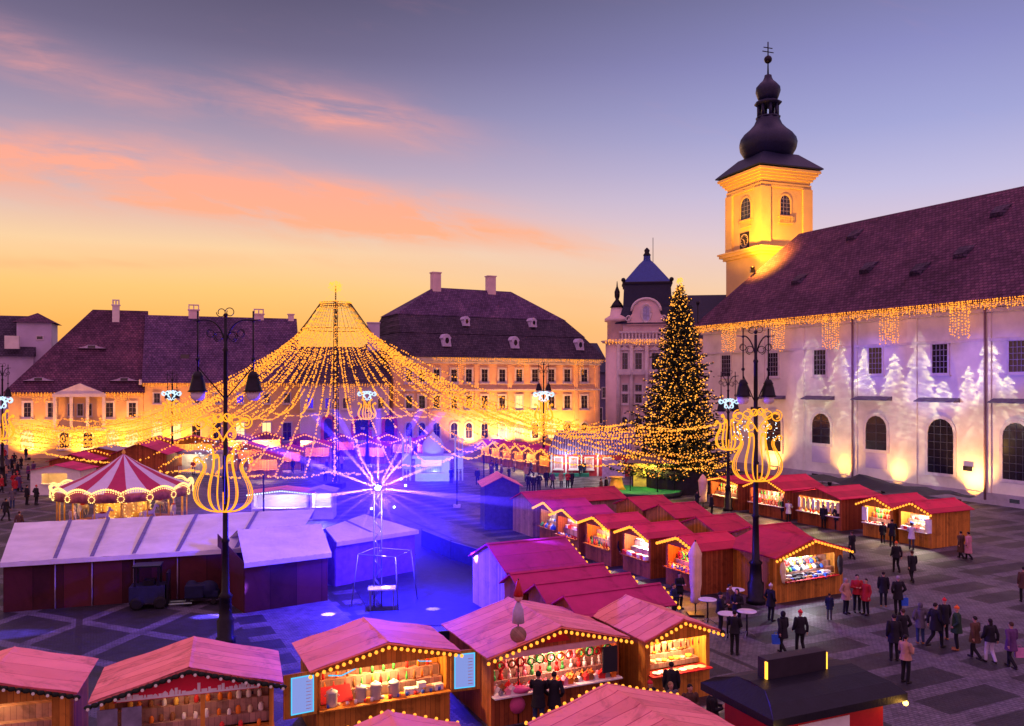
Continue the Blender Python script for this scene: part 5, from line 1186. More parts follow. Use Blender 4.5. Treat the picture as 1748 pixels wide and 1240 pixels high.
# left: magenta stall with lit window
c = gp(92, 846)
stall('lw', 'magenta roofed stall with a lit window at the far left', Vector((c.x,c.y,0)), radians(3), 5.2, 4.0, 2.4, 2.95, ROOFV, WHITE, opn=(-1.3,1.1,1.1,2.1), lights=None, power=110, lamp=(1,.6,.15), detail=False)
c = gp(120, 828); stall('lw2', 'magenta roofed stall behind the lit window stall', Vector((c.x,c.y,0)), radians(3), 5.2, 3.6, 2.5, 3.3, ROOFV, WOODR, lights=None, power=0)
c = gp(235, 822); stall('lb', 'broad violet roofed shed behind the carousel', Vector((c.x,c.y,0)), radians(8), 6.4, 7.5, 2.9, 4.2, ROOFV, WOODR, opn=None, lights=None)
c = gp(168, 812); stall('lk', 'rust coloured shed with a pale canopy left of the carousel', Vector((c.x,c.y,0)), radians(2), 5.0, 4.5, 2.8, 3.3, mat('roof_grey', (.35,.33,.42), .6), WOODR, opn=None, lights=None)
# white flat booth and striped cabin
c = gp(318, 812)
fb = thing('flat_booth', 'flat roofed pale booth with a fence of small lights', 'booth', (c.x,c.y,0), radians(6))
box(-4.2,4.2,0,3,2.5,2.75).build('roof', mat('roof_grey', (.35,.33,.42), .6), fb); box(-4,4,2.6,2.7,0,2.5).build('rear_wall', WHITE, fb)
for x in (-4,-1.3,1.3,4): MB().tube([(x,.1,0),(x,.1,2.5)], .07, 6).build('post', WHITE, fb)
mb = MB()
for i in range(34): x = -4+8*i/33; mb.box(x-.05, x+.05, .0, .04, .2, 1.1)
mb.build('picket_rail', WHITE, fb); light('booth_lamp', 'POINT', (0,1.4,2.2), (1,.75,.4), 110, .1, parent=fb)
c = gp(940, 812); sx = thing('striped_cabin', 'red and white cabin with a striped roof beside the tree', 'cabin', (c.x,c.y,0), radians(-6))
Lc = 9.2
box(0,Lc,0,4,0,2.7).build('wall', mat('cabin_red', (.45,.04,.06), .6), sx)
STR = stripes('roof_stripe', (.34,.30,.50), (.09,.05,.16), .30, 0, .6, .5, .1, .2)
MB().slab([(-.4,-.6,2.6),(Lc+.4,-.6,2.6),(Lc-.3,2,5.2),(.6,2,5.2)], .12).slab([(.6,2,5.2),(Lc-.3,2,5.2),(Lc+.4,4.6,2.6),(-.4,4.6,2.6)], .12).build('roof', STR, sx)
for x in (.9,2.7,4.5,6.6): window(sx, x, .9, 2.1, .8, frame=WHITE, bars=(1,1), surround=.14, pane=mat('pink_pane', (.6,.3,.3), .4))
for x in (.1,1.8,3.6,5.5): box(x-.1,x+.1,-.1,-.004,0,2.6).build('post', WHITE, sx)
box(-.6,4.5,-1.0,-.12,0,.35).build('porch', mat('porch_green', (.02,.25,.16), .6), sx)
light('cabin_lamp', 'POINT', (1.8,-1.5,2.6), (.9,.95,1), 260, .1, parent=sx); light('cabin_lamp', 'POINT', (5.5,-1.5,2.6), (1,.8,.6), 160, .1, parent=sx)
box(6.0,8.6,-1.6,-1.4,0,2.0).build('white_screen', mat('screen_white', (.55,.52,.72), .6), sx)
# green platform with glass shelter
c = gp(1092, 851); gz = thing('green_stage', 'round green carpeted stage with yellow lit glass shelter', 'stage', (c.x, c.y, 0), radians(-12))
MB().lathe([(3.9,0),(3.9,.45)], 20, (0,3,0)).build('platform', mat('stage_side', (.02,.03,.04), .7), gz)
MB().lathe([(3.8,.451),(3.8,.47)], 20, (0,3,0)).build('carpet', mat('carpet_green', (.02,.34,.12), .8), gz)
for x, y in ((-1,1.6),(1.6,1.2),(3.2,2.4),(-1,5.2),(3.2,5.2)): MB().tube([(x,y,.47),(x,y,3.2)], .05, 6).build('pole', DARKMET, gz)
MB().add([(-1.4,1.1,3.2),(3.6,1.1,3.2),(3.6,5.6,3.2),(-1.4,5.6,3.2),(1.1,3.3,3.9)], [(0,1,4),(1,2,4),(2,3,4),(3,0,4),(3,2,1,0)]).build('shelter_roof', mat('roof_sheet', (.16,.12,.10), .4), gz)
box(-1,3.2,5.25,5.3,.47,3.15).build('rear_screen', mat('screen_yellow', (.75,.62,.12), .6, .35, 1.2), gz)
MB().lathe([(.9,.47),(.7,.8),(.5,1.6),(.75,1.7)], 10, (-2.4,2.6,0)).build('throne', mat('throne_gold', (.8,.45,.06), .5), gz)
light('stage_lamp', 'POINT', (1.2,3.4,2.9), (1,.8,.15), 600, .15, parent=gz); light('stage_lamp', 'POINT', (-2.2,1.6,2.0), (1,.55,.1), 60, .15, parent=gz)
# --- small white palace kiosk
c = gp(738, 822); pk_ = thing('palace_kiosk', 'small white palace shaped kiosk with onion dome and two turrets', 'kiosk', (c.x, c.y, 0), radians(2))
PW = mat('palace_white', (.55,.60,.75), .6, .06)
box(-1.9,1.9,0,3,0,2.5).build('wall', PW, pk_); box(-2.2,2.2,-.25,3.2,2.5,2.8).build('cornice', PW, pk_)
MB().lathe([(1.1,2.8),(1.22,3.3),(1.2,3.9),(1.0,4.4),(.6,4.85),(.25,5.1),(.04,5.4)], 20, (0,1.4,0)).build('dome', PW, pk_)
box(-1.2,1.0,-.05,-.004,1.75,2.35).build('lit_sign', emis('sign_gold', (1,.55,.05), 1.3), pk_); box(-1.2,1.0,-.05,-.004,.95,1.6).build('counter_opening', mat('pale_glass', (.35,.38,.6), .2), pk_)
mb = MB()
for i in range(12): x = -1.15+i*.19; mb.box(x-.015,x+.015,-.09,-.06,.95,1.6)
mb.build('grille', DARKMET, pk_); box(-1.4,1.2,-.6,0,.85,.93).build('counter', WHITE, pk_)
for s in (-1, 1):
    t_ = MB(); x0 = s*2.9
    for z0, z1 in ((0,1.3),(1.4,2.9),(3.0,4.6)):
        for a, b_ in ((-.4,-.4),(.4,-.4),(.4,.4),(-.4,.4)): t_.box(x0+a-.07, x0+a+.07, 1+b_-.07, 1+b_+.07, z0, z1)
        t_.box(x0-.5, x0+.5, .5, 1.5, z1, z1+.1); t_.box(x0-.04,x0+.04,.54,.62,z0,z1)
        if z0 == 1.4: t_.box(x0-.38,x0+.38,.6,.62,z0,z1-.02)
        else: 
            for q in (-1, 1): t_.tube([(x0+q*.2+.16*cos(k_*pi/6), .58, z1-.3+.2*sin(k_*pi/6)) for k_ in range(7)], .03, 4)
    for a in (-.4,0,.4): t_.box(x0+a-.08,x0+a+.08,.55,.7,4.7,4.95)
    t_.build('turret', PW, pk_)
light('palace_lamp', 'SPOT', (0,-5,.4), (.45,.6,1), 900, .2, (0,6,2.5), 80, .6, pk_)
def remesh(mb, vox, name, mats, dec=None):
    me = mb.mesh(name+'_raw', mats[0]); o = bpy.data.objects.new('tmp', me); sc.collection.objects.link(o)
    m = o.modifiers.new('r', 'REMESH'); m.mode = 'VOXEL'; m.voxel_size = vox; m.use_smooth_shade = True
    s = o.modifiers.new('s', 'SMOOTH'); s.factor = .5; s.iterations = 3
    if dec: d = o.modifiers.new('d', 'DECIMATE'); d.ratio = dec
    dg = bpy.context.evaluated_depsgraph_get(); me2 = bpy.data.meshes.new_from_object(o.evaluated_get(dg)); me2.name = name
    bpy.data.objects.remove(o); me2.materials.clear()
    for x in mats: me2.materials.append(x)
    return me2
def cap(mb, a, b, ra, rb, n=10):
    a, b = Vector(a), Vector(b); d = (b-a).normalized(); mb.tube([a-d*ra*.6, a, a.lerp(b,.5), b, b+d*rb*.6], [ra*.6, ra, (ra+rb)/2, rb, rb*.6], n)
    mb.ball(a, ra, 8); mb.ball(b, rb, 8)
# ================================================================== long white tents
TW_ = mat('tent_white', (.70,.68,.68), .6, .16, .7, 1.0, bscale=1.6); TWALL = stripes('tent_wall_maroon', (.075,.014,.02), (.03,.006,.01), 1.3, 0, .7, .03, .3, .2, .8)
def tent(label, FL, FR, BL, BR, ribs, zf=2.4, zb=3.2, zback=2.2, dep=None, wallm=TWALL, name='long_tent'):
    a, b, c, d = gp(*FL, zf), gp(*FR, zf), gp(*BR, zb), gp(*BL, zb); o = Vector((a.x, a.y, 0)); rz = atan2((b-a).y, (b-a).x)
    g = thing(name, label, 'tent', o, rz); M = Matrix.Rotation(-rz, 3, 'Z'); L = lambda p: M @ (p-o)
    a, b, c, d = map(L, (a, b, c, d)); 
    nx, ny = 30, 6; mb = MB(); vs = []
    for j in range(ny+1):
        for i in range(nx+1):
            p = a.lerp(b, i/nx).lerp(d.lerp(c, i/nx), j/ny); p.z -= .05*abs(sin(pi*i/nx*(len(ribs)+1)))*sin(pi*j/ny)+.015*sin(i*2.3+j*1.7); vs.append(p)
    mb.add(vs, [(j*(nx+1)+i, j*(nx+1)+i+1, (j+1)*(nx+1)+i+1, (j+1)*(nx+1)+i) for j in range(ny) for i in range(nx)], 0, True)
    e = Vector((0, 2.0, 0)); mb.add([d, c, c+e+Vector((0,0,-.9)), d+e+Vector((0,0,-.9))], [(0,1,2,3)])
    mb.add([a, b, b-Vector((0,0,.22)), a-Vector((0,0,.22))], [(0,3,2,1)]); mb.build('roof_sheet', TW_, g)
    for f in ribs:
        p, q = a.lerp(b, f), d.lerp(c, f); mb = MB(); w = .09
        mb.slab([p+Vector((-w,.15,.03)), p+Vector((w,.15,.03)), q+Vector((w,0,.04)), q+Vector((-w,0,.04))], .02); mb.build('seam', mat('tent_seam', (.16,.14,.28), .7), g)
    W = b.x; mb = box(.1, W-.1, .25, .3, 0, zf-.05); mb.build('front_wall', wallm, g)
    for x, pa, pb in ((.1, a, d), (W-.1, b, c)):
        y1 = pb.y; MB().slab([(x,.3,0),(x,y1,0),(x,y1,zb-.1),(x,.3,zf-.05)], .03).build('end_wall', wallm, g)
    for f in ribs: MB().tube([(W*f,.22,0),(W*f,.22,zf-.1)], .035, 6).build('pole', mat('tent_pole', (.3,.25,.35), .5), g)
    return g
ta = tent('very long white tent roof over maroon walls at left', (0,961), (500,931), (25,893), (538,869), (.17,.29,.43,.58,.79))
tbn = tent('short white tent with slanting roof right of the long tent', (417,962), (566,944), (405,905), (548,894), ())
tent('small pale tent roof near the blue floodlight mast', (575,926), (715,905), (555,902), (622,878), (.5,), 2.4, 3.0, wallm=mat('tent_wall_violet', (.20,.10,.35), .7))
# strip lamps under the first tent's ridge
for u, v in ((25,922),(115,915),(180,912),(255,908),(325,905),(395,901)):
    pass
# dark equipment before the long tent
p = gp(265, 1036); eq = thing('forklift', 'dark parked forklift with pale forks before the long tent', 'forklift', p, radians(14))
box(-1.1,.5,-.5,.5,.3,1.1).build('body', mat('machine_dark', (.015,.018,.05), .5, .3), eq)
mb = box(-.9,-.8,-.45,-.38,1.1,2.0); 
for x, y in ((-.85,.42),(.2,-.42),(.2,.42)): mb.box(x-.05,x+.05,y-.04,y+.04,1.1,2.0)
mb.box(-.95,.3,-.5,.5,2.0,2.08); mb.build('cab_frame', DARKMET, eq); box(-.5,0,-.3,.3,1.1,1.35).build('seat', DARKMET, eq)
for x in (-.75,.3):
    for y in (-.55,.45): MB().lathe([(.28,0),(.3,.05),(.28,.14)], 14).mesh('w', DARKMET); wl = MB().lathe([(.2,0),(.3,.03),(.3,.12),(.2,.15)], 14).build('wheel', mat('rubber', (.01,.01,.012), .8), eq); wl.rotation_euler = (pi/2,0,0); wl.location = (x,y+.12,.3)
box(.55,.65,-.4,.4,.1,1.7).build('mast', DARKMET, eq)
for y in (-.3,.2): box(.65,1.7,y,y+.1,.12,.16).build('fork', mat('fork_pale', (.35,.55,.4), .5), eq)
p = gp(345, 1030); br_ = thing('barrow', 'dark covered equipment cart beside the tall lamp standard', 'cart', p, radians(10))
COVER = remesh(MB().box(-.75,.1,-.4,.4,.34,.95).ball((.3,0,.7), (.5,.4,.42), 10).ball((-.5,.05,.9), (.3,.3,.25), 8).box(.2,.8,-.3,.3,.34,.6), .05, 'cover', [mat('tarp_blue', (.008,.010,.04), .8)]); obj('cover', COVER, br_); box(-.8,.8,-.4,.4,.28,.34).build('tray', DARKMET, br_)
for s in (-.6,.6): w0 = MB().lathe([(.1,0),(.14,.02),(.14,.08),(.1,.1)], 12).build('wheel', MATS['rubber'], br_); w0.rotation_euler = (pi/2,0,0); w0.location = (s,-.3,.14)

# ================================================================== blue floodlight mast in the pen
bm = gp(645, 1036); BZ = at(640, 832, bm.y).z
mt = thing('floodlight_mast', 'lattice mast with a dazzling blue white floodlight cluster', 'light mast', (bm.x, bm.y, 0), radians(10))
mb = MB()
for a in range(4): mb.tube([(.18*(1 if a in (0,3) else -1), .18*(1 if a < 2 else -1), 0), (.18*(1 if a in (0,3) else -1), .18*(1 if a < 2 else -1), BZ-.2)], .025, 4)
for i in range(12):
    z0 = i*(BZ-.2)/12; z1 = z0+(BZ-.2)/12; s = 1 if i % 2 else -1
    for y in (-.18,.18): mb.tube([(-.18*s,y,z0),(.18*s,y,z1)], .014, 4); mb.tube([(y,-.18*s,z0),(y,.18*s,z1)], .014, 4)
mb.build('lattice', mat('truss', (.25,.25,.3), .4, .1, metal=.6), mt)
mb = MB().tube([(-1.4,0,BZ-.35),(2.6,0,BZ-.3)], .03, 5).tube([(0,-.6,BZ-.5),(0,.6,BZ-.5)], .03, 5); mb.build('cross_bar', DARKMET, mt)
BEAM = emis('flood_blue', (.55,.75,1), 26); BEAM2 = emis('flood_blue_small', (.4,.55,1), 14)
MB().ball((0,-.25,BZ), .13, 12).build('main_lens', BEAM, mt)
MB().lathe([(.22,-.12),(.26,.14),(.2,.2)], 12, (0,.02,BZ)).build('housing', DARKMET, mt)
for x, z in ((1.32,BZ+.08),(.78,BZ-.95),(-.3,BZ-1.0),(1.1,BZ+.4)): MB().ball((x,-.2,z), .055, 8).build('small_lens', BEAM2, mt)
BL_ = (.02,.015,1)
light('blue_flood_lamp', 'POINT', (0,-.6,BZ-.3), BL_, 9000, .25, parent=mt)
light('blue_flood_lamp', 'POINT', (.8,.9,BZ+.2), (.07,.02,1), 6500, .25, parent=mt)
light('pen_wash_lamp', 'SPOT', (.3,-.5,BZ-.4), BL_, 30000, .2, (2.2,-.5,0), 110, .8, mt)
for i in (0,1,2,3,4,5,6,7,8):      # added spots, their narrow beams imitate the lens starburst
    a = pi*i/8+.1*(i % 3)-.1; light('starburst_spot', 'SPOT', (.1*cos(a), -.45, BZ+.1*sin(a)), (.50,.36,1), 900000, .03, (9*cos(a), -2.5+1.5*(i % 2), BZ+9*sin(a)), 5.5, .6, mt)
for i, a in enumerate((-.35, -.62, -1.15, -1.5, -1.95, -2.5, -2.8)): light('low_starburst_spot', 'SPOT', (.1*cos(a), -.45, BZ+.1*sin(a)), (.16,.10,1), 260000, .03, (9*cos(a), -1.2+.8*(i % 2), BZ+9*sin(a)), 6.5, .9, mt)  # added spots for the downward rays of the lens starburst
# four-post frame and table
fc_ = gp(657, 1030); fg = thing('steel_frame', 'open square frame of thin steel poles below the blue floodlight', 'frame', (fc_.x, fc_.y, 0), radians(-18))
for x in (-1.25,1.25):
    for y in (-1.1,1.1): MB().tube([(x,y,0),(x*.8,y*.8,2.5)], .03, 6).build('leg', MATS['truss'], fg)
mb = MB(); q = [(-1,-.88,2.5),(1,-.88,2.5),(1,.88,2.5),(-1,.88,2.5),(-1,-.88,2.5)]; mb.tube(q, .03, 6); mb.build('top_frame', MATS['truss'], fg)
tbp = gp(652, 1040); tb_ = thing('table', 'pale square table under the steel frame in blue light', 'table', (tbp.x, tbp.y, 0), radians(8))
box(-.65,.65,-.4,.4,.98,1.03).build('tabletop', mat('table_white', (.6,.6,.7), .5), tb_)
for x in (-.55,.55):
    for y in (-.32,.32): box(x-.03,x+.03,y-.03,y+.03,0,.98).build('leg', MATS['truss'], tb_)
# pen fence
def fence(label, pts, hgt, m, top=None, zt=None, name='barrier_fence', dark=DARKMET):
    P = [gp(u, v, hgt) for u, v in pts]; o = P[0].copy(); o.z = 0; g = thing(name, label, 'fence', o)
    for p, q in zip(P, P[1:]):
        a = Vector((p.x, p.y, 0))-o; b = Vector((q.x, q.y, 0))-o; n = (b-a).normalized().cross(Vector((0,0,1)))*.02
        MB().add([a-n, b-n, b+n, a+n]+[v+Vector((0,0,hgt)) for v in (a-n, b-n, b+n, a+n)], [(0,1,5,4),(1,2,6,5),(2,3,7,6),(3,0,4,7),(4,5,6,7)]).build('panel', m, g)
        MB().tube([a+Vector((0,0,hgt+.02)), b+Vector((0,0,hgt+.02))], .022, 5).build('rail', MATS['truss'], g)
        MB().tube([a, a+Vector((0,0,hgt+.1))], .035, 6).build('post', dark, g)
MESHB = mat('mesh_blue', (.012,.014,.12), .7, .3)
fence('dark blue mesh fence curving between the pen and magenta roofs', [(822,940),(862,962),(876,985),(935,1022),(990,1048),(1030,1072)], 1.2, MESHB)
fence('blue barrier along the far side of the pen', [(720,905),(770,925),(822,940)], 1.1, MESHB)
fence('dark cable boards on the pen floor near front roofs', [(700,1082),(770,1078),(812,1075)], .35, DARKMET, name='floor_board')
p = gp(858, 905); bk = stall('bk', 'blue lit kiosk with pink roof by the dark pen', Vector((p.x, p.y, 0)), radians(8), 3.1, 3.6, 3.2, 3.95, ROOFP2, mat('kiosk_blue', (.05,.05,.22), .6), opn=None, lights=None, name='garden_kiosk')
# small booths left of the mast
for u, v, lab, wd in ((480,890,'low pink booth with white lights behind the short tent',5.2), (545,888,'small pale table booth behind the short tent',2.6)):
    p = gp(u, v); stall('bo%d' % u, lab, Vector((p.x,p.y,0)), radians(5), wd, 2.6, 2.2, 2.5, mat('roof_lilac', (.5,.42,.62), .6) if u == 545 else ROOFP2, WHITE, lights=BULBW if u == 480 else None, power=90, lamp=(.8,.7,1), rb=.06, detail=False)
for u, v, lab in ((600,850,'first'), ):
    pass

# ================================================================== carousel
cpos = gp(211, 900); cr = thing('carousel', 'round carousel with red and white striped top and golden lights', 'carousel', (cpos.x, cpos.y, 0))
R = 4.75; EH = 3.05; TH = at(210, 775, cpos.y).z
CREAM = mat('stripe_cream', (.62,.56,.66), .6, .06); CRED = mat('stripe_red', (.42,.02,.09), .6, .1); GOLD = mat('gold_paint', (.85,.48,.06), .35, .2)
MB().lathe([(R-.2,0),(R-.2,.35),(R-.35,.36)], 32).build('platform', mat('wood_gold', (.5,.2,.05), .6), cr)
mb = MB(); ns = 20
for i in range(ns):
    a0, a1 = 2*pi*(i+.5)/ns, 2*pi*(i+1.5)/ns; m_ = i % 2; rows = [(R, EH), (R*.6, EH+(TH-EH)*.32), (R*.25, EH+(TH-EH)*.68), (.02, TH)]
    for (r0, z0), (r1, z1) in zip(rows, rows[1:]): mb.add([(r0*cos(a0),r0*sin(a0),z0),(r0*cos(a1),r0*sin(a1),z0),(r1*cos(a1),r1*sin(a1),z1),(r1*cos(a0),r1*sin(a0),z1)], [(0,1,2,3)], m_)
mb.build('canopy', [CREAM, CRED], cr)
MB().lathe([(.05,TH-.05),(.16,TH+.1),(.03,TH+.35)], 8).build('finial', GOLD, cr)
MB().lathe([(R+.05,EH-.62),(R+.08,EH),(R+.02,EH+.02),(R-.05,EH-.6)], 40).build('valance', mat('valance_painted', (.38,.10,.10), .5, .5, 2.5), cr)
mb = MB(); CW = emis('carousel_bulb', (1,.58,.18), 1.9)
for i in range(16):
    a0 = 2*pi*i/16
    for j in range(13):
        f = j/12; a = a0+f*2*pi/16; z = EH+.05+.30*abs(sin(pi*f)); mb.ball(((R+.14)*cos(a), (R+.14)*sin(a), z), .085, 6); mb.ball(((R+.12)*cos(a), (R+.12)*sin(a), z-.17), .045, 6)
mb.build('rim_lights', CW, cr)
mb = MB()
for i in range(16):
    a0 = 2*pi*i/16; c_ = ((R+.14)*cos(a0), (R+.14)*sin(a0), EH-.35)
    for j in range(10): b_ = 2*pi*j/10; mb.ball((c_[0]-sin(a0)*.22*cos(b_), c_[1]+cos(a0)*.22*cos(b_), c_[2]+.22*sin(b_)), .05, 6)
mb.build('rosette', CW, cr)
for i in range(16): a = 2*pi*i/16; MB().tube([((R-.3)*cos(a),(R-.3)*sin(a),.35),((R-.3)*cos(a),(R-.3)*sin(a),EH-.5)], .055, 6).build('post', GOLD, cr)
MB().lathe([(1.9,.35),(1.9,2.7)], 10, sm=False).build('centre_drum', mat('drum_gold', (.8,.5,.1), .4, .3, 2), cr)
mb = MB()
for i in range(10):
    a = 2*pi*(i+.5)/10; c_ = (1.95*cos(a)*.96, 1.95*sin(a)*.96, 1.55)
    for j in range(14): b_ = 2*pi*j/14; mb.ball((c_[0]-sin(a)*.32*cos(b_), c_[1]+cos(a)*.32*cos(b_), c_[2]+.6*sin(b_)), .045, 6)
mb.build('mirror_lights', CW, cr)
for i in range(5): a = 2*pi*i/5-pi/2; light('carousel_lamp', 'POINT', (3.2*cos(a), 3.2*sin(a), 2.5), (1,.55,.10), 800, .15, parent=cr)

hs = MB(); cap(hs, (-.32,0,1.15), (.30,0,1.18), .20, .17); cap(hs, (.34,0,1.25), (.52,0,1.62), .12, .08); cap(hs, (.50,0,1.66), (.74,0,1.52), .09, .055)
for x, y, x2, x3 in ((-.36,.1,-.50,-.42), (-.36,-.1,-.30,-.48), (.32,.1,.52,.48), (.32,-.1,.42,.30)): cap(hs, (x,y,1.08), (x2,y,.82), .09, .055); cap(hs, (x2,y,.82), (x3,y,.52), .05, .03)
for y in (-.04,.04): cap(hs, (.50,y,1.72), (.49,y,1.80), .03, .012)
hs.tube([(-.48,0,1.25),(-.66,0,1.18),(-.70,0,.85)], [.05,.06,.02], 6)
HORSE = remesh(hs, .02, 'horse', [CREAM], .6)
for i in range(7):
    a = 2*pi*i/7+.25; h_ = thing('carousel_horse', 'cream carousel horse rearing on its golden pole', 'carousel horse', (cpos.x+3.5*cos(a), cpos.y+3.5*sin(a), .25), a+pi/2, 'horses riding on the carousel')
    obj('body', HORSE, h_); MB().tube([(0,0,.1),(0,0,2.3)], .03, 6).build('pole', GOLD, h_); MB().ball((0,0,1.36), (.2,.17,.06), 8).build('saddle', REDP, h_)

# ================================================================== parasols, tables
def parasol(label, u, v, vt, s=1.):
    p = gp(u, v); top = at(u, vt, p.y).z; g = thing('closed_parasol', label, 'parasol', p)
    mb = MB(); prof = [(.14,.55),(.26,.62),(.22,1.0),(.28,1.5),(.30,top-.75),(.33,top-.55),(.16,top-.2),(.05,top)]; n = 20; vs = []
    for r, z in prof:
        for j in range(n): a = 2*pi*j/n; rr = r*s*(1+.16*(1 if j % 2 else -1))*(1+.05*sin(3*a+z*2)); vs.append((rr*cos(a), rr*sin(a), z))
    mb.add(vs, [(i*n+j, i*n+(j+1) % n, (i+1)*n+(j+1) % n, (i+1)*n+j) for i in range(len(prof)-1) for j in range(n)], 0, True); mb.build('cover', mat('parasol_beige', (.88, .60, .40), .8, .15, 2), g)
    MB().tube([(0,0,0),(0,0,top+.08)], .035, 6).build('pole', DARKMET, g); box(-.35,.35,-.35,.35,0,.08).build('base', DARKMET, g)
parasol('closed beige parasol standing before the orange lit stall', 1187, 1050, 925, .85)
parasol('closed pale parasol beside the christmas tree skirt', 1200, 868, 810, 1.1)
def rtable(label, u, v):
    p = gp(u, v, 1.1); p.z = 0; g = thing('bar_table', label, 'table', p)
    MB().lathe([(.40,1.06),(.42,1.08),(.40,1.1)], 20).build('tabletop', mat('table_top', (.62,.60,.66), .35), g)
    MB().tube([(0,0,.05),(0,0,1.06)], .04, 8).build('column', DARKMET, g)
    mb = MB()
    for a in range(3): mb.tube([(0,0,.25),(.38*cos(a*2.1),.38*sin(a*2.1),.02)], .02, 5)
    mb.build('foot', MATS['truss'], g); return p
for u, v, lab in ((1208,1023,'round white bar table right of the closed parasol'), (1242,1047,'round bar table behind the standing drinkers'), (1275,1043,'round bar table at the foot of the tall lamp'), (1256,1006,'small yellow lit bar table by the stall wall')): rtable(lab, u, v)

# ================================================================== hanging doll before the gift stall
hp = gp(882, 1235); dpole = thing('doll_pole', 'thin pole with a hanging doll before the gift stall', 'display pole', (hp.x+.05, hp.y, 0))
MB().tube([(0,0,0),(0,0,4.6)], .025, 6).build('pole', DARKMET, dpole)
SKIN = mat('skin', (.50,.26,.18), .6, .08)
mb = MB().lathe([(.20,3.2),(.17,3.6),(.06,3.85)], 12, (0,0,0)); mb.build('doll_dress', mat('doll_lilac', (.45,.35,.55), .7), dpole)
MB().ball((0,0,4.0), .14, 12).build('doll_head', mat('doll_pink', (.7,.3,.35), .6), dpole); MB().lathe([(.17,4.05),(.10,4.3),(.03,4.55)], 10).build('doll_hat', REDP, dpole)
MB().lathe([(.02,0),(.26,.0),(.26,.05),(.02,.05)], 18).build('wooden_disc', WOODP, dpole).matrix_local = Matrix.Translation((0,-.08,2.85)) @ Matrix.Rotation(pi/2, 4, 'X')
MB().ball((-.05,0,.6), (.28,.2,.3), 10).ball((.05,-.05,1.1), (.35,.2,.12), 8).build('pinwheel', mat('toy_pink', (.7,.1,.3), .5), dpole)

# ================================================================== people
COATM = [mat('coat_'+n, c, .85, .2, 6) for n, c in (('black',(.012,.011,.018)), ('navy',(.012,.018,.06)), ('red',(.38,.02,.03)), ('tan',(.42,.24,.17)), ('brown',(.09,.045,.03)), ('grey',(.10,.09,.12)), ('white',(.60,.55,.62)), ('pink',(.50,.22,.28)), ('green',(.02,.05,.03)), ('violet',(.10,.04,.14)))]
CN = dict(black=0, navy=1, red=2, tan=3, brown=4, grey=5, white=6, pink=7, green=8, violet=9)
TRO = {n: mat('trousers_'+n, c, .9, .2, 6) for n, c in dict(black=(.010,.010,.014), blue=(.03,.05,.14), white=(.55,.5,.65), grey=(.07,.065,.08)).items()}
HAIR = {n: mat('hair_'+n, c, .7, .2, 12) for n, c in dict(dark=(.012,.008,.008), brown=(.05,.025,.012), blond=(.3,.18,.08), grey=(.3,.28,.3)).items()}
HATM = {n: mat('hat_'+n, c, .9, .2, 12) for n, c in dict(red=(.6,.03,.04), white=(.6,.55,.55), black=(.012,.012,.015), orange=(.75,.15,.03), tan=(.4,.25,.15)).items()}
EYE = mat('eye_dark', (.01,.01,.01), .2); LIP = mat('lip', (.30,.07,.06), .5); SHOE = mat('shoe_leather', (.015,.012,.012), .5); SHOEB = mat('shoe_tan', (.35,.15,.05), .5)
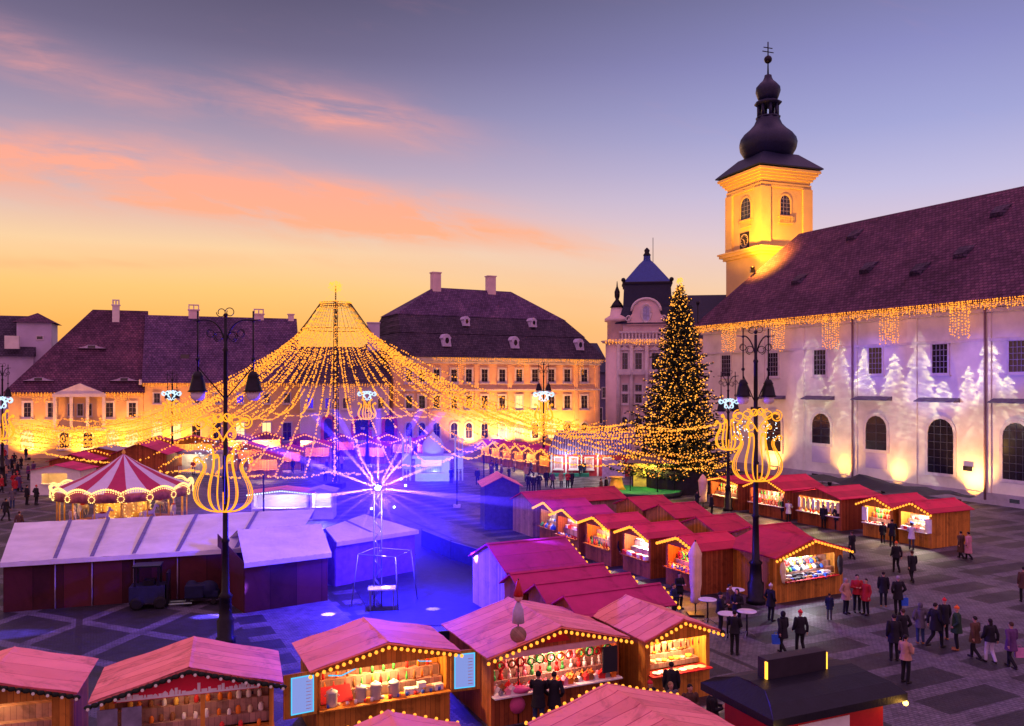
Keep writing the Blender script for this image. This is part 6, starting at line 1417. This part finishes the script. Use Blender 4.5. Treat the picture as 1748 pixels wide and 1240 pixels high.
def template(kind, lng):
    S = {}
    for s in (-1, 1):
        hip = (s*.095, 0, .92); kn = (s*.10,-.02,.50); an = (s*.105,.03,.09)
        if kind == 'walk': kn, an = ((s*.09,-.20,.52), (s*.09,-.22,.10)) if s < 0 else ((s*.09,.02,.49), (s*.09,.34,.16))
        if kind == 'walk2': kn, an = ((s*.09,-.10,.51), (s*.09,-.12,.09)) if s > 0 else ((s*.09,-.03,.49), (s*.09,.20,.12))
        sh = (s*.185, .01, 1.43); el = (s*.235,.04,1.14); wr = (s*.225,-.06,.90)
        if kind.startswith('walk'): q = s if kind == 'walk' else -s; el = (s*.232, .06+.07*q, 1.15); wr = (s*.225, -.02-.0*q+.16*q, .93)
        if kind == 'hold': el = (s*.25,-.02,1.16); wr = (s*.10,-.27,1.20)
        if kind == 'pocket': el = (s*.29,.08,1.16); wr = (s*.20,-.10,.97)
        if kind == 'reach': el = (s*.24,-.14,1.22); wr = (s*.18,-.38,1.12)
        S[s] = (hip, kn, an, sh, el, wr)
    b = MB()
    cap(b, (0,0,1.0), (0,.01,1.38), .125, .12, 12); b.ball((0,.0,.95), (.16,.11,.12), 10); b.ball((0,.01,1.38), (.19,.10,.09), 10)
    cap(b, (0,.01,1.45), (0,0,1.53), .052, .05); b.ball((0,-.005,1.635), (.074,.092,.108), 12); b.ball((0,-.045,1.575), (.045,.05,.045), 8)
    b.ball((0,-.098,1.625), (.014,.02,.022), 6)
    for s in (-1, 1):
        hip, kn, an, sh, el, wr = S[s]; b.ball((s*.076,.005,1.63), (.012,.02,.03), 6)
        cap(b, hip, kn, .085, .055); cap(b, kn, an, .056, .036); cap(b, (an[0],an[1],an[2]-.03), (an[0],an[1]-.16,max(.035,an[2]-.06)), .036, .030)
        cap(b, sh, el, .050, .040); cap(b, el, wr, .040, .027)
        d = (Vector(wr)-Vector(el)).normalized(); sd = Vector((0,1,0)) if abs(d.z) > .6 else Vector((1,0,0)); nn = d.cross(sd).normalized(); sd = nn.cross(d).normalized(); w = Vector(wr)
        b.ball(w+d*.055, (.030,.034,.045), 8)
        for j, (o_, l_) in enumerate(((-.030,.072),(-.010,.082),(.010,.078),(.029,.062))):
            a0 = w+d*.075+sd*o_; a1 = a0+d*l_*.55; a2 = a1+(d*.7+nn*.6*(1 if s > 0 else -1)*(-1)).normalized()*l_*.45; b.tube([a0,a1,a2], [.0095,.0085,.007], 6)
        t0 = w+d*.035+sd*-.030; b.tube([t0, t0+d*.03-sd*.03, t0+d*.06-sd*.035], [.012,.010,.008], 6)
    body = remesh(b, .0085, 'person', [SKIN, EYE, LIP], .35)
    # eyes and mouth added to the same skin surface
    e = MB()
    for s in (-1, 1): e.ball((s*.030,-.085,1.64), (.012,.008,.009), 6, 1)
    e.ball((0,-.092,1.585), (.022,.006,.007), 6, 2); bm_ = bmesh.new(); bm_.from_mesh(body); em = e.mesh('e', [SKIN, EYE, LIP]); n0 = len(bm_.faces); bm_.from_mesh(em); bm_.to_mesh(body); bm_.free()
    c = MB(); bot = {'short': .86, 'mid': .70, 'long': .42}[lng]
    cap(c, (0,.0,1.02), (0,.01,1.36), .165, .16, 12); c.ball((0,.01,1.38), (.215,.125,.10), 10); c.lathe([(.225,bot),(.20,(bot+1)/2),(.175,1.05)], 14, (0,0,0)); c.ball((0,0,bot+.02), (.19,.15,.05), 10)
    c.tube([(0,.01,1.42),(0,.01,1.50)], [.09,.075], 10)
    for s in (-1, 1): hip, kn, an, sh, el, wr = S[s]; cap(c, sh, el, .070, .060); w = Vector(el).lerp(Vector(wr), .95); cap(c, el, w, .060, .048)
    coat = remesh(c, .016, 'coat', [COATM[0]], .45)
    t_ = MB(); t_.ball((0,0,.93), (.175,.13,.12), 10)
    for s in (-1, 1): hip, kn, an, *_ = S[s]; cap(t_, hip, kn, .098, .070); cap(t_, kn, (an[0],an[1],an[2]+.02), .070, .058)
    tro = remesh(t_, .016, 'trousers', [TRO['black']], .5)
    shoes = []
    for s in (-1, 1):
        an = S[s][2]; q = MB(); z = max(.045, an[2]-.045); cap(q, (an[0],an[1]+.02,z), (an[0],an[1]-.17,z-.004), .047, .042); q.ball((an[0],an[1],z+.04), .048, 8)
        q.v = [(x, y, max(z-.045, zz_)) for x, y, zz_ in q.v]; shoes.append(q.mesh('shoe', SHOE))
    return body, coat, tro, shoes
TPL = {(k, l): template(k, l) for k, l in (('stand','mid'),('walk','mid'),('walk2','short'),('hold','short'),('pocket','mid'),('walk','long'),('reach','mid'))}
def hairmesh(kind):
    h = MB()
    if kind == 'short': h.ball((0,.012,1.665), (.083,.098,.092), 12); h.v = [(x,y,max(z,1.60 if y > 0 else 1.675)) for x,y,z in h.v]
    if kind == 'long': h.ball((0,.014,1.66), (.086,.10,.095), 12); h.v = [(x,y,max(z,1.55 if y > 0 else 1.68)) for x,y,z in h.v]; h.ball((0,.06,1.55), (.075,.045,.13), 10)
    if kind == 'beanie': h.ball((0,.008,1.685), (.088,.102,.085), 12); h.v = [(x,y,max(z,1.65)) for x,y,z in h.v]; h.ball((0,.01,1.785), .028, 8)
    if kind == 'hood': h.ball((0,.03,1.645), (.10,.105,.13), 12); h.v = [(x,max(y,-.055),z) for x,y,z in h.v]; h.lathe([(.12,1.48),(.09,1.54)], 12, (0,.02,0))
    return h.mesh(kind, HAIR['dark'])
HM = {k: hairmesh(k) for k in ('short','long','beanie','hood')}
def setm(o, m, i=0):
    o.material_slots[i].link = 'OBJECT'; o.material_slots[i].material = m
NP = [0]
def person(label, u, v, face=0., pose=('stand','mid'), coat='black', tro='black', head=('short','dark'), h=1.72, shoe=SHOE, pos=None, group=None):
    """face: heading in degrees, 0 towards the camera, 90 to the photograph's right"""
    p = pos if pos is not None else gp(u, v); body, cm, tm, sh = TPL[pose]
    g = thing('person', label, 'person', (p.x, p.y, 0), radians(face), group); s = h/1.75; g.scale = (s*1.02, s*1.02, s)
    obj('body', body, g); o = obj('coat', cm, g); setm(o, COATM[CN[coat]]); o = obj('trousers', tm, g); setm(o, TRO[tro])
    for q in sh: o = obj('shoe', q, g); setm(o, shoe)
    k, c = head; o = obj('hair' if k in ('short','long') else ('hat' if k == 'beanie' else 'hood'), HM[k], g); setm(o, COATM[CN[c]] if k == 'hood' else (HATM[c] if k == 'beanie' else HAIR[c])); NP[0] += 1
    return g
W_, WK, WL, HO, PO, RE, ST = ('walk','mid'), ('walk2','short'), ('walk','long'), ('hold','short'), ('pocket','mid'), ('reach','mid'), ('stand','mid')
PEOPLE = [
 # lower right paving
 ('walker in black with blue bag hanging, below the hat stall', 1336,1118,200,W_,'black','black',('hood','black'),1.74),
 ('walker in dark coat and red cap beside the blue bag carrier', 1366,1117,185,WK,'black','black',('beanie','red'),1.76),
 ('small child in navy near the hat stall corner', 1416,1058,150,ST,'navy','grey',('short','dark'),1.2),
 ('person in pale tan coat facing the hat stall', 1444,1048,30,PO,'tan','black',('short','grey'),1.68),
 ('person in bright red jacket with a white stripe', 1463,1046,-10,HO,'red','black',('short','dark'),1.80),
 ('person in dark red jacket close behind the bright red jacket', 1478,1050,-60,ST,'red','black',('short','dark'),1.70),
 ('person in black with bright boots beside the dark pair', 1508,1036,160,ST,'black','black',('short','dark'),1.70),
 ('tall person in black carrying a blue bag, middle of the paving', 1533,1050,180,PO,'black','black',('short','grey'),1.84),
 ('walker in black with orange hood near the corner stall', 1530,978,180,WK,'black','black',('beanie','orange'),1.78),
 ('lone walker in black coat facing the corner stall', 1557,996,180,W_,'black','black',('short','brown'),1.76),
 ('blurred dark haired walker before the garment stall', 1454,956,200,WL,'black','black',('short','brown'),1.76),
 ('person in tan quilted coat seen below the pair in black', 1546,1166,120,HO,'tan','black',('short','dark'),1.74),
 ('tall dark figure standing just behind the tan quilted coat', 1526,1128,170,ST,'black','black',('short','dark'),1.82),
 ('second dark figure behind the tan quilted coat', 1541,1116,190,PO,'black','black',('short','brown'),1.80),
 ('person in dark parka and jeans with tan boots', 1571,1099,170,PO,'grey','blue',('hood','grey'),1.70),
 ('tall man in black bending towards a companion', 1597,1106,110,W_,'black','black',('short','dark'),1.84),
 ('person with a red knitted hat among the dark group', 1612,1092,180,ST,'black','black',('beanie','red'),1.74),
 ('person in olive coat at the edge of the dark group', 1633,1110,-120,PO,'green','black',('beanie','orange'),1.78),
 ('person in brown coat, first of the three walking away', 1664,1126,200,W_,'brown','black',('short','dark'),1.70),
 ('person in black coat and white trousers', 1690,1132,185,WK,'black','white',('long','dark'),1.72),
 ('man in grey violet jacket holding a shopping bag', 1726,1142,190,W_,'violet','black',('short','brown'),1.78),
 ('dark figure cut by the photograph\'s right border', 1747,1028,170,ST,'brown','black',('short','dark'),1.75),
 ('blurred pair member in pink jacket beside the orange stall wall', 1653,956,200,WL,'pink','black',('short','dark'),1.72),
 ('blurred dark pair member beside the orange stall wall', 1640,954,190,WL,'brown','black',('short','dark'),1.70),
 # at the east row
 ('customer in black leaning at the high gabled stall', 1337,887,160,RE,'black','black',('long','dark'),1.70),
 ('customer in white jacket at the high gabled stall', 1346,892,150,RE,'white','black',('short','dark'),1.72),
 ('customer in black at the left of the garment stall', 1406,902,150,ST,'black','black',('short','dark'),1.76),
 ('customer in black at the middle of the garment stall', 1429,905,150,PO,'black','black',('short','dark'),1.80),
 ('slim child in dark clothes at the white poster stall', 1507,928,150,ST,'black','black',('short','dark'),1.45),
 ('tall customer in black between the joined gables', 1523,934,150,RE,'black','black',('short','dark'),1.84),
 ('customer in pale lilac jacket at the corner stall counter', 1556,938,150,RE,'white','grey',('short','brown'),1.72),
 # table drinkers
 ('drinker in black behind the closed parasol', 1160,1040,30,HO,'black','black',('short','dark'),1.76),
 ('drinker in dark coat with orange cup left of the parasol', 1150,1060,60,HO,'navy','black',('short','brown'),1.70),
 ('dark figure with a blue bag at the stall wall', 1234,1008,200,ST,'black','black',('short','dark'),1.74),
 ('drinker at the round table by the tall lamp', 1258,1075,-30,HO,'black','black',('hood','black'),1.78),
 ('drinker in black leaning over the second round table', 1246,1062,60,RE,'brown','black',('short','dark'),1.72),
 ('drinker with blue scarf left of the lamp base', 1230,1080,90,HO,'black','black',('beanie','black'),1.74),
 ('dark figure with pale cap beside the lamp base', 1316,1060,120,PO,'black','black',('beanie','white'),1.68),
 ('drinker nearest the bread stall corner', 1254,1118,150,HO,'black','black',('short','dark'),1.78),
 # gift and bread stalls
 ('tall customer in black and jeans at the gift stall', 919,1246,170,RE,'black','blue',('short','dark'),1.84),
 ('second customer in black and jeans at the gift stall', 946,1243,165,PO,'black','blue',('short','dark'),1.78),
 ('white haired person in long black coat between two stalls', 1090,1180,150,WL,'black','black',('short','grey'),1.80),
 ('companion in grey jacket behind the white haired person', 1103,1165,160,ST,'grey','black',('short','brown'),1.66),
 ('customer in black at the red bread counter', 1146,1222,170,ST,'black','black',('short','dark'),1.76),
 ('person with pink hat below the bread stall', 1110,1252,40,HO,'black','black',('beanie','red'),1.62),
 ('bald drinker facing the camera below the bread stall', 1145,1262,20,HO,'grey','black',('short','blond'),1.74),
 ('drinker holding a white cup below the bread stall', 1178,1268,10,HO,'brown','black',('short','dark'),1.76),
 ('dark haired person in profile beside the red kiosk', 1216,1278,80,HO,'black','black',('short','dark'),1.82),
 ('person with blue hood before the skyline banner stall', 432,1275,170,RE,'navy','blue',('hood','navy'),1.76),
 # middle lane
 ('customer in blue jacket at the farthest middle stall', 948,912,80,RE,'navy','blue',('short','dark'),1.70),
 ('tall dark figure between two middle row stalls', 1006,950,120,PO,'black','black',('short','dark'),1.82),
 ('dark figure with yellow bag before the white lit stall', 1054,965,100,ST,'black','black',('beanie','tan'),1.76),
 ('dark figure walking beside the blue kiosk', 900,908,160,W_,'black','black',('short','dark'),1.80),
 ('dark figure close to the blue kiosk wall', 888,902,170,WL,'navy','black',('short','dark'),1.78),
]
for rec in PEOPLE:
    lab, u, v, face, pose, coat, tro, head, h = rec
    g = person(lab, u, v, face, pose, coat, tro, head, h, SHOEB if ('boots' in lab or 'dark group' in lab) else SHOE)
bagm = mat('bag_blue', (.02,.10,.6), .5); bagp = mat('bag_pink', (.5,.2,.4), .5); bagy = mat('bag_yellow', (.7,.3,.03), .5)
def bag(label, u, v, m, dx=.28, z=.45):
    p = gp(u, v); g = thing('shopping_bag', label, 'bag', (p.x+dx, p.y-.05, z))
    MB().add([(-.15,-.06,0),(.15,-.06,0),(.15,.06,0),(-.15,.06,0),(-.17,-.03,.36),(.17,-.03,.36),(.17,.03,.36),(-.17,.03,.36)], [(3,2,1,0),(0,1,5,4),(1,2,6,5),(2,3,7,6),(3,0,4,7),(4,5,6,7)]).build('sack', m, g)
    MB().tube([(-.08,0,.36),(-.05,0,.46),(.05,0,.46),(.08,0,.36)], .012, 5).build('handle', m, g)
bag('blue bag carried at the left side below the hat stall', 1336,1118, bagm, -.28); bag('bright blue bag held by the tall figure in black', 1533,1050, bagm)
bag('pale violet shopping bag of the man in violet jacket', 1726,1142, bagp); bag('yellow bag at the white lit stall', 1054,965, bagy, .25, .55); bag('blue bag beside the dark figure at stall wall', 1234,1008, bagm, -.28)
# walkers in the open middle of the square: nothing tells the members of a cluster apart
rnd = random.Random(11); COATS = ['black','black','black','navy','brown','grey','violet','red','tan']; POS = [W_, WK, WL, ST, PO, HO]
def crowd(n, box_, label, group):
    for i in range(n):
        u = rnd.uniform(box_[0], box_[1]); v = rnd.uniform(box_[2], box_[3])
        person(label, u, v, rnd.uniform(0, 360), rnd.choice(POS), rnd.choice(COATS), rnd.choice(['black','black','blue']), (rnd.choice(['short','long','short']), rnd.choice(['dark','brown'])) if rnd.random() < .7 else ('beanie', rnd.choice(['black','red','white','tan'])), rnd.uniform(1.6,1.84), group=group)
crowd(26, (2, 62, 785, 868), 'dark dressed person in the dense crowd at far left', 'people in the crowd at far left')
for lab, u, v, face, pose, coat, tro, head, h in (
 ('blurred walker in brown beside the long tent end', 33,915,180,WL,'brown','blue',('short','brown'),1.74), ('dark walker at the far left near the tent corner', 10,890,170,W_,'black','black',('short','dark'),1.80),
 ('person in black waiting near the lit window stall', 62,862,160,PO,'black','black',('beanie','red'),1.76), ('person in dark clothes left of the lit window', 46,862,150,ST,'black','black',('short','dark'),1.76),
 ('first of the three dark friends near the pink kiosk', 902,839,170,W_,'black','black',('short','dark'),1.78), ('middle of three dark friends near the pink kiosk', 911,840,180,ST,'black','black',('short','dark'),1.72), ('last of the three dark friends near the pink kiosk', 920,838,190,PO,'black','black',('short','dark'),1.78),
 ('person in black before the striped cabin, nearest its corner', 933,832,0,W_,'black','black',('short','dark'),1.80), ('person in dark coat striding before the striped cabin', 943,834,30,WK,'violet','black',('short','dark'),1.74), ('person in pale tan coat before the striped cabin', 958,832,20,ST,'tan','black',('short','brown'),1.70),
 ('person in dark red before the striped cabin', 969,834,-20,HO,'red','black',('short','dark'),1.76), ('companion in black beside the dark red coat', 976,834,10,W_,'black','black',('short','dark'),1.80), ('tall dark person by the cabin porch', 978,812,0,ST,'black','black',('short','dark'),1.80),
 ('first of two dark people by the white screen', 991,814,0,W_,'navy','black',('short','dark'),1.78), ('second of two dark people by the white screen', 997,813,20,ST,'navy','black',('short','dark'),1.74),
 ('person in black beside the green stage', 1035,846,90,PO,'black','black',('short','dark'),1.82), ('person in maroon beside the green stage', 1026,848,70,WL,'brown','black',('short','dark'),1.74),
 ('seated looking dark figure before the middle row head', 998,862,60,PO,'black','black',('short','dark'),1.60), ('stout dark figure at the paving strip', 976,864,60,PO,'black','black',('short','dark'),1.5),
 ('dark shopper under the tree near the pale parasol', 1215,880,90,ST,'black','black',('short','dark'),1.76), ('second dark shopper under the tree near pale parasol', 1190,872,120,HO,'black','black',('short','dark'),1.72),
 ('lone dark figure in blue light right of the palace kiosk', 815,828,10,ST,'navy','black',('short','dark'),1.80), ('dark figure left of the palace kiosk in blue light', 555,822,0,ST,'navy','black',('short','dark'),1.78), ('second dark figure left of the palace kiosk', 572,822,0,W_,'navy','black',('short','dark'),1.78),
 ('dark figure at the palace kiosk counter', 770,826,170,RE,'navy','black',('short','dark'),1.74)):
    person(lab, u, v, face, pose, coat, tro, head, h)
crowd(14, (150, 330, 800, 812), 'small distant dark person behind the carousel', 'people behind the carousel')
crowd(10, (470, 700, 796, 812), 'small distant dark person under the light tent', 'people under the light tent')
crowd(10, (830, 930, 805, 822), 'small distant dark person before the short stall row', 'people before the short stall row')

# ------------------------------------------------------------------ added haze, tinted blue, for the lens glow round the blue floodlights
sm = MB().ball((0,0,0), (11,10,4.1), 24); so_ = sm.build('flare_haze', None)
so_.location = (bm.x, bm.y, BZ-.2); so_['kind'] = 'stuff'; so_['label'] = 'added blue haze carrying flare glow round the blue floodlight mast'
m = bpy.data.materials.new('flare_haze'); m.use_nodes = True; k = NT(m.node_tree); k.n.clear()
pv = k.node('ShaderNodeVolumePrincipled'); pv.inputs['Color'].default_value = (.15,.08,1,1); g_ = k.node('ShaderNodeTexGradient', gradient_type='SPHERICAL'); tc_ = k.node('ShaderNodeTexCoord'); mp = k.node('ShaderNodeVectorMath', operation='MULTIPLY'); mp.inputs[1].default_value = (1/11, 1/10, 1/5.2); k.l.new(tc_.outputs['Object'], mp.inputs[0]); k.l.new(mp.outputs[0], g_.inputs[0]); k.l.new(k.m('ADD', k.m('MULTIPLY', k.m('POWER', g_.outputs[1], 1.4), .035), k.m('MULTIPLY', k.m('POWER', g_.outputs[1], 9.), .5)), pv.inputs['Density']); pv.inputs['Anisotropy'].default_value = .0
oo = k.node('ShaderNodeOutputMaterial'); k.l.new(pv.outputs[0], oo.inputs['Volume']); so_.data.materials.clear(); so_.data.materials.append(m)
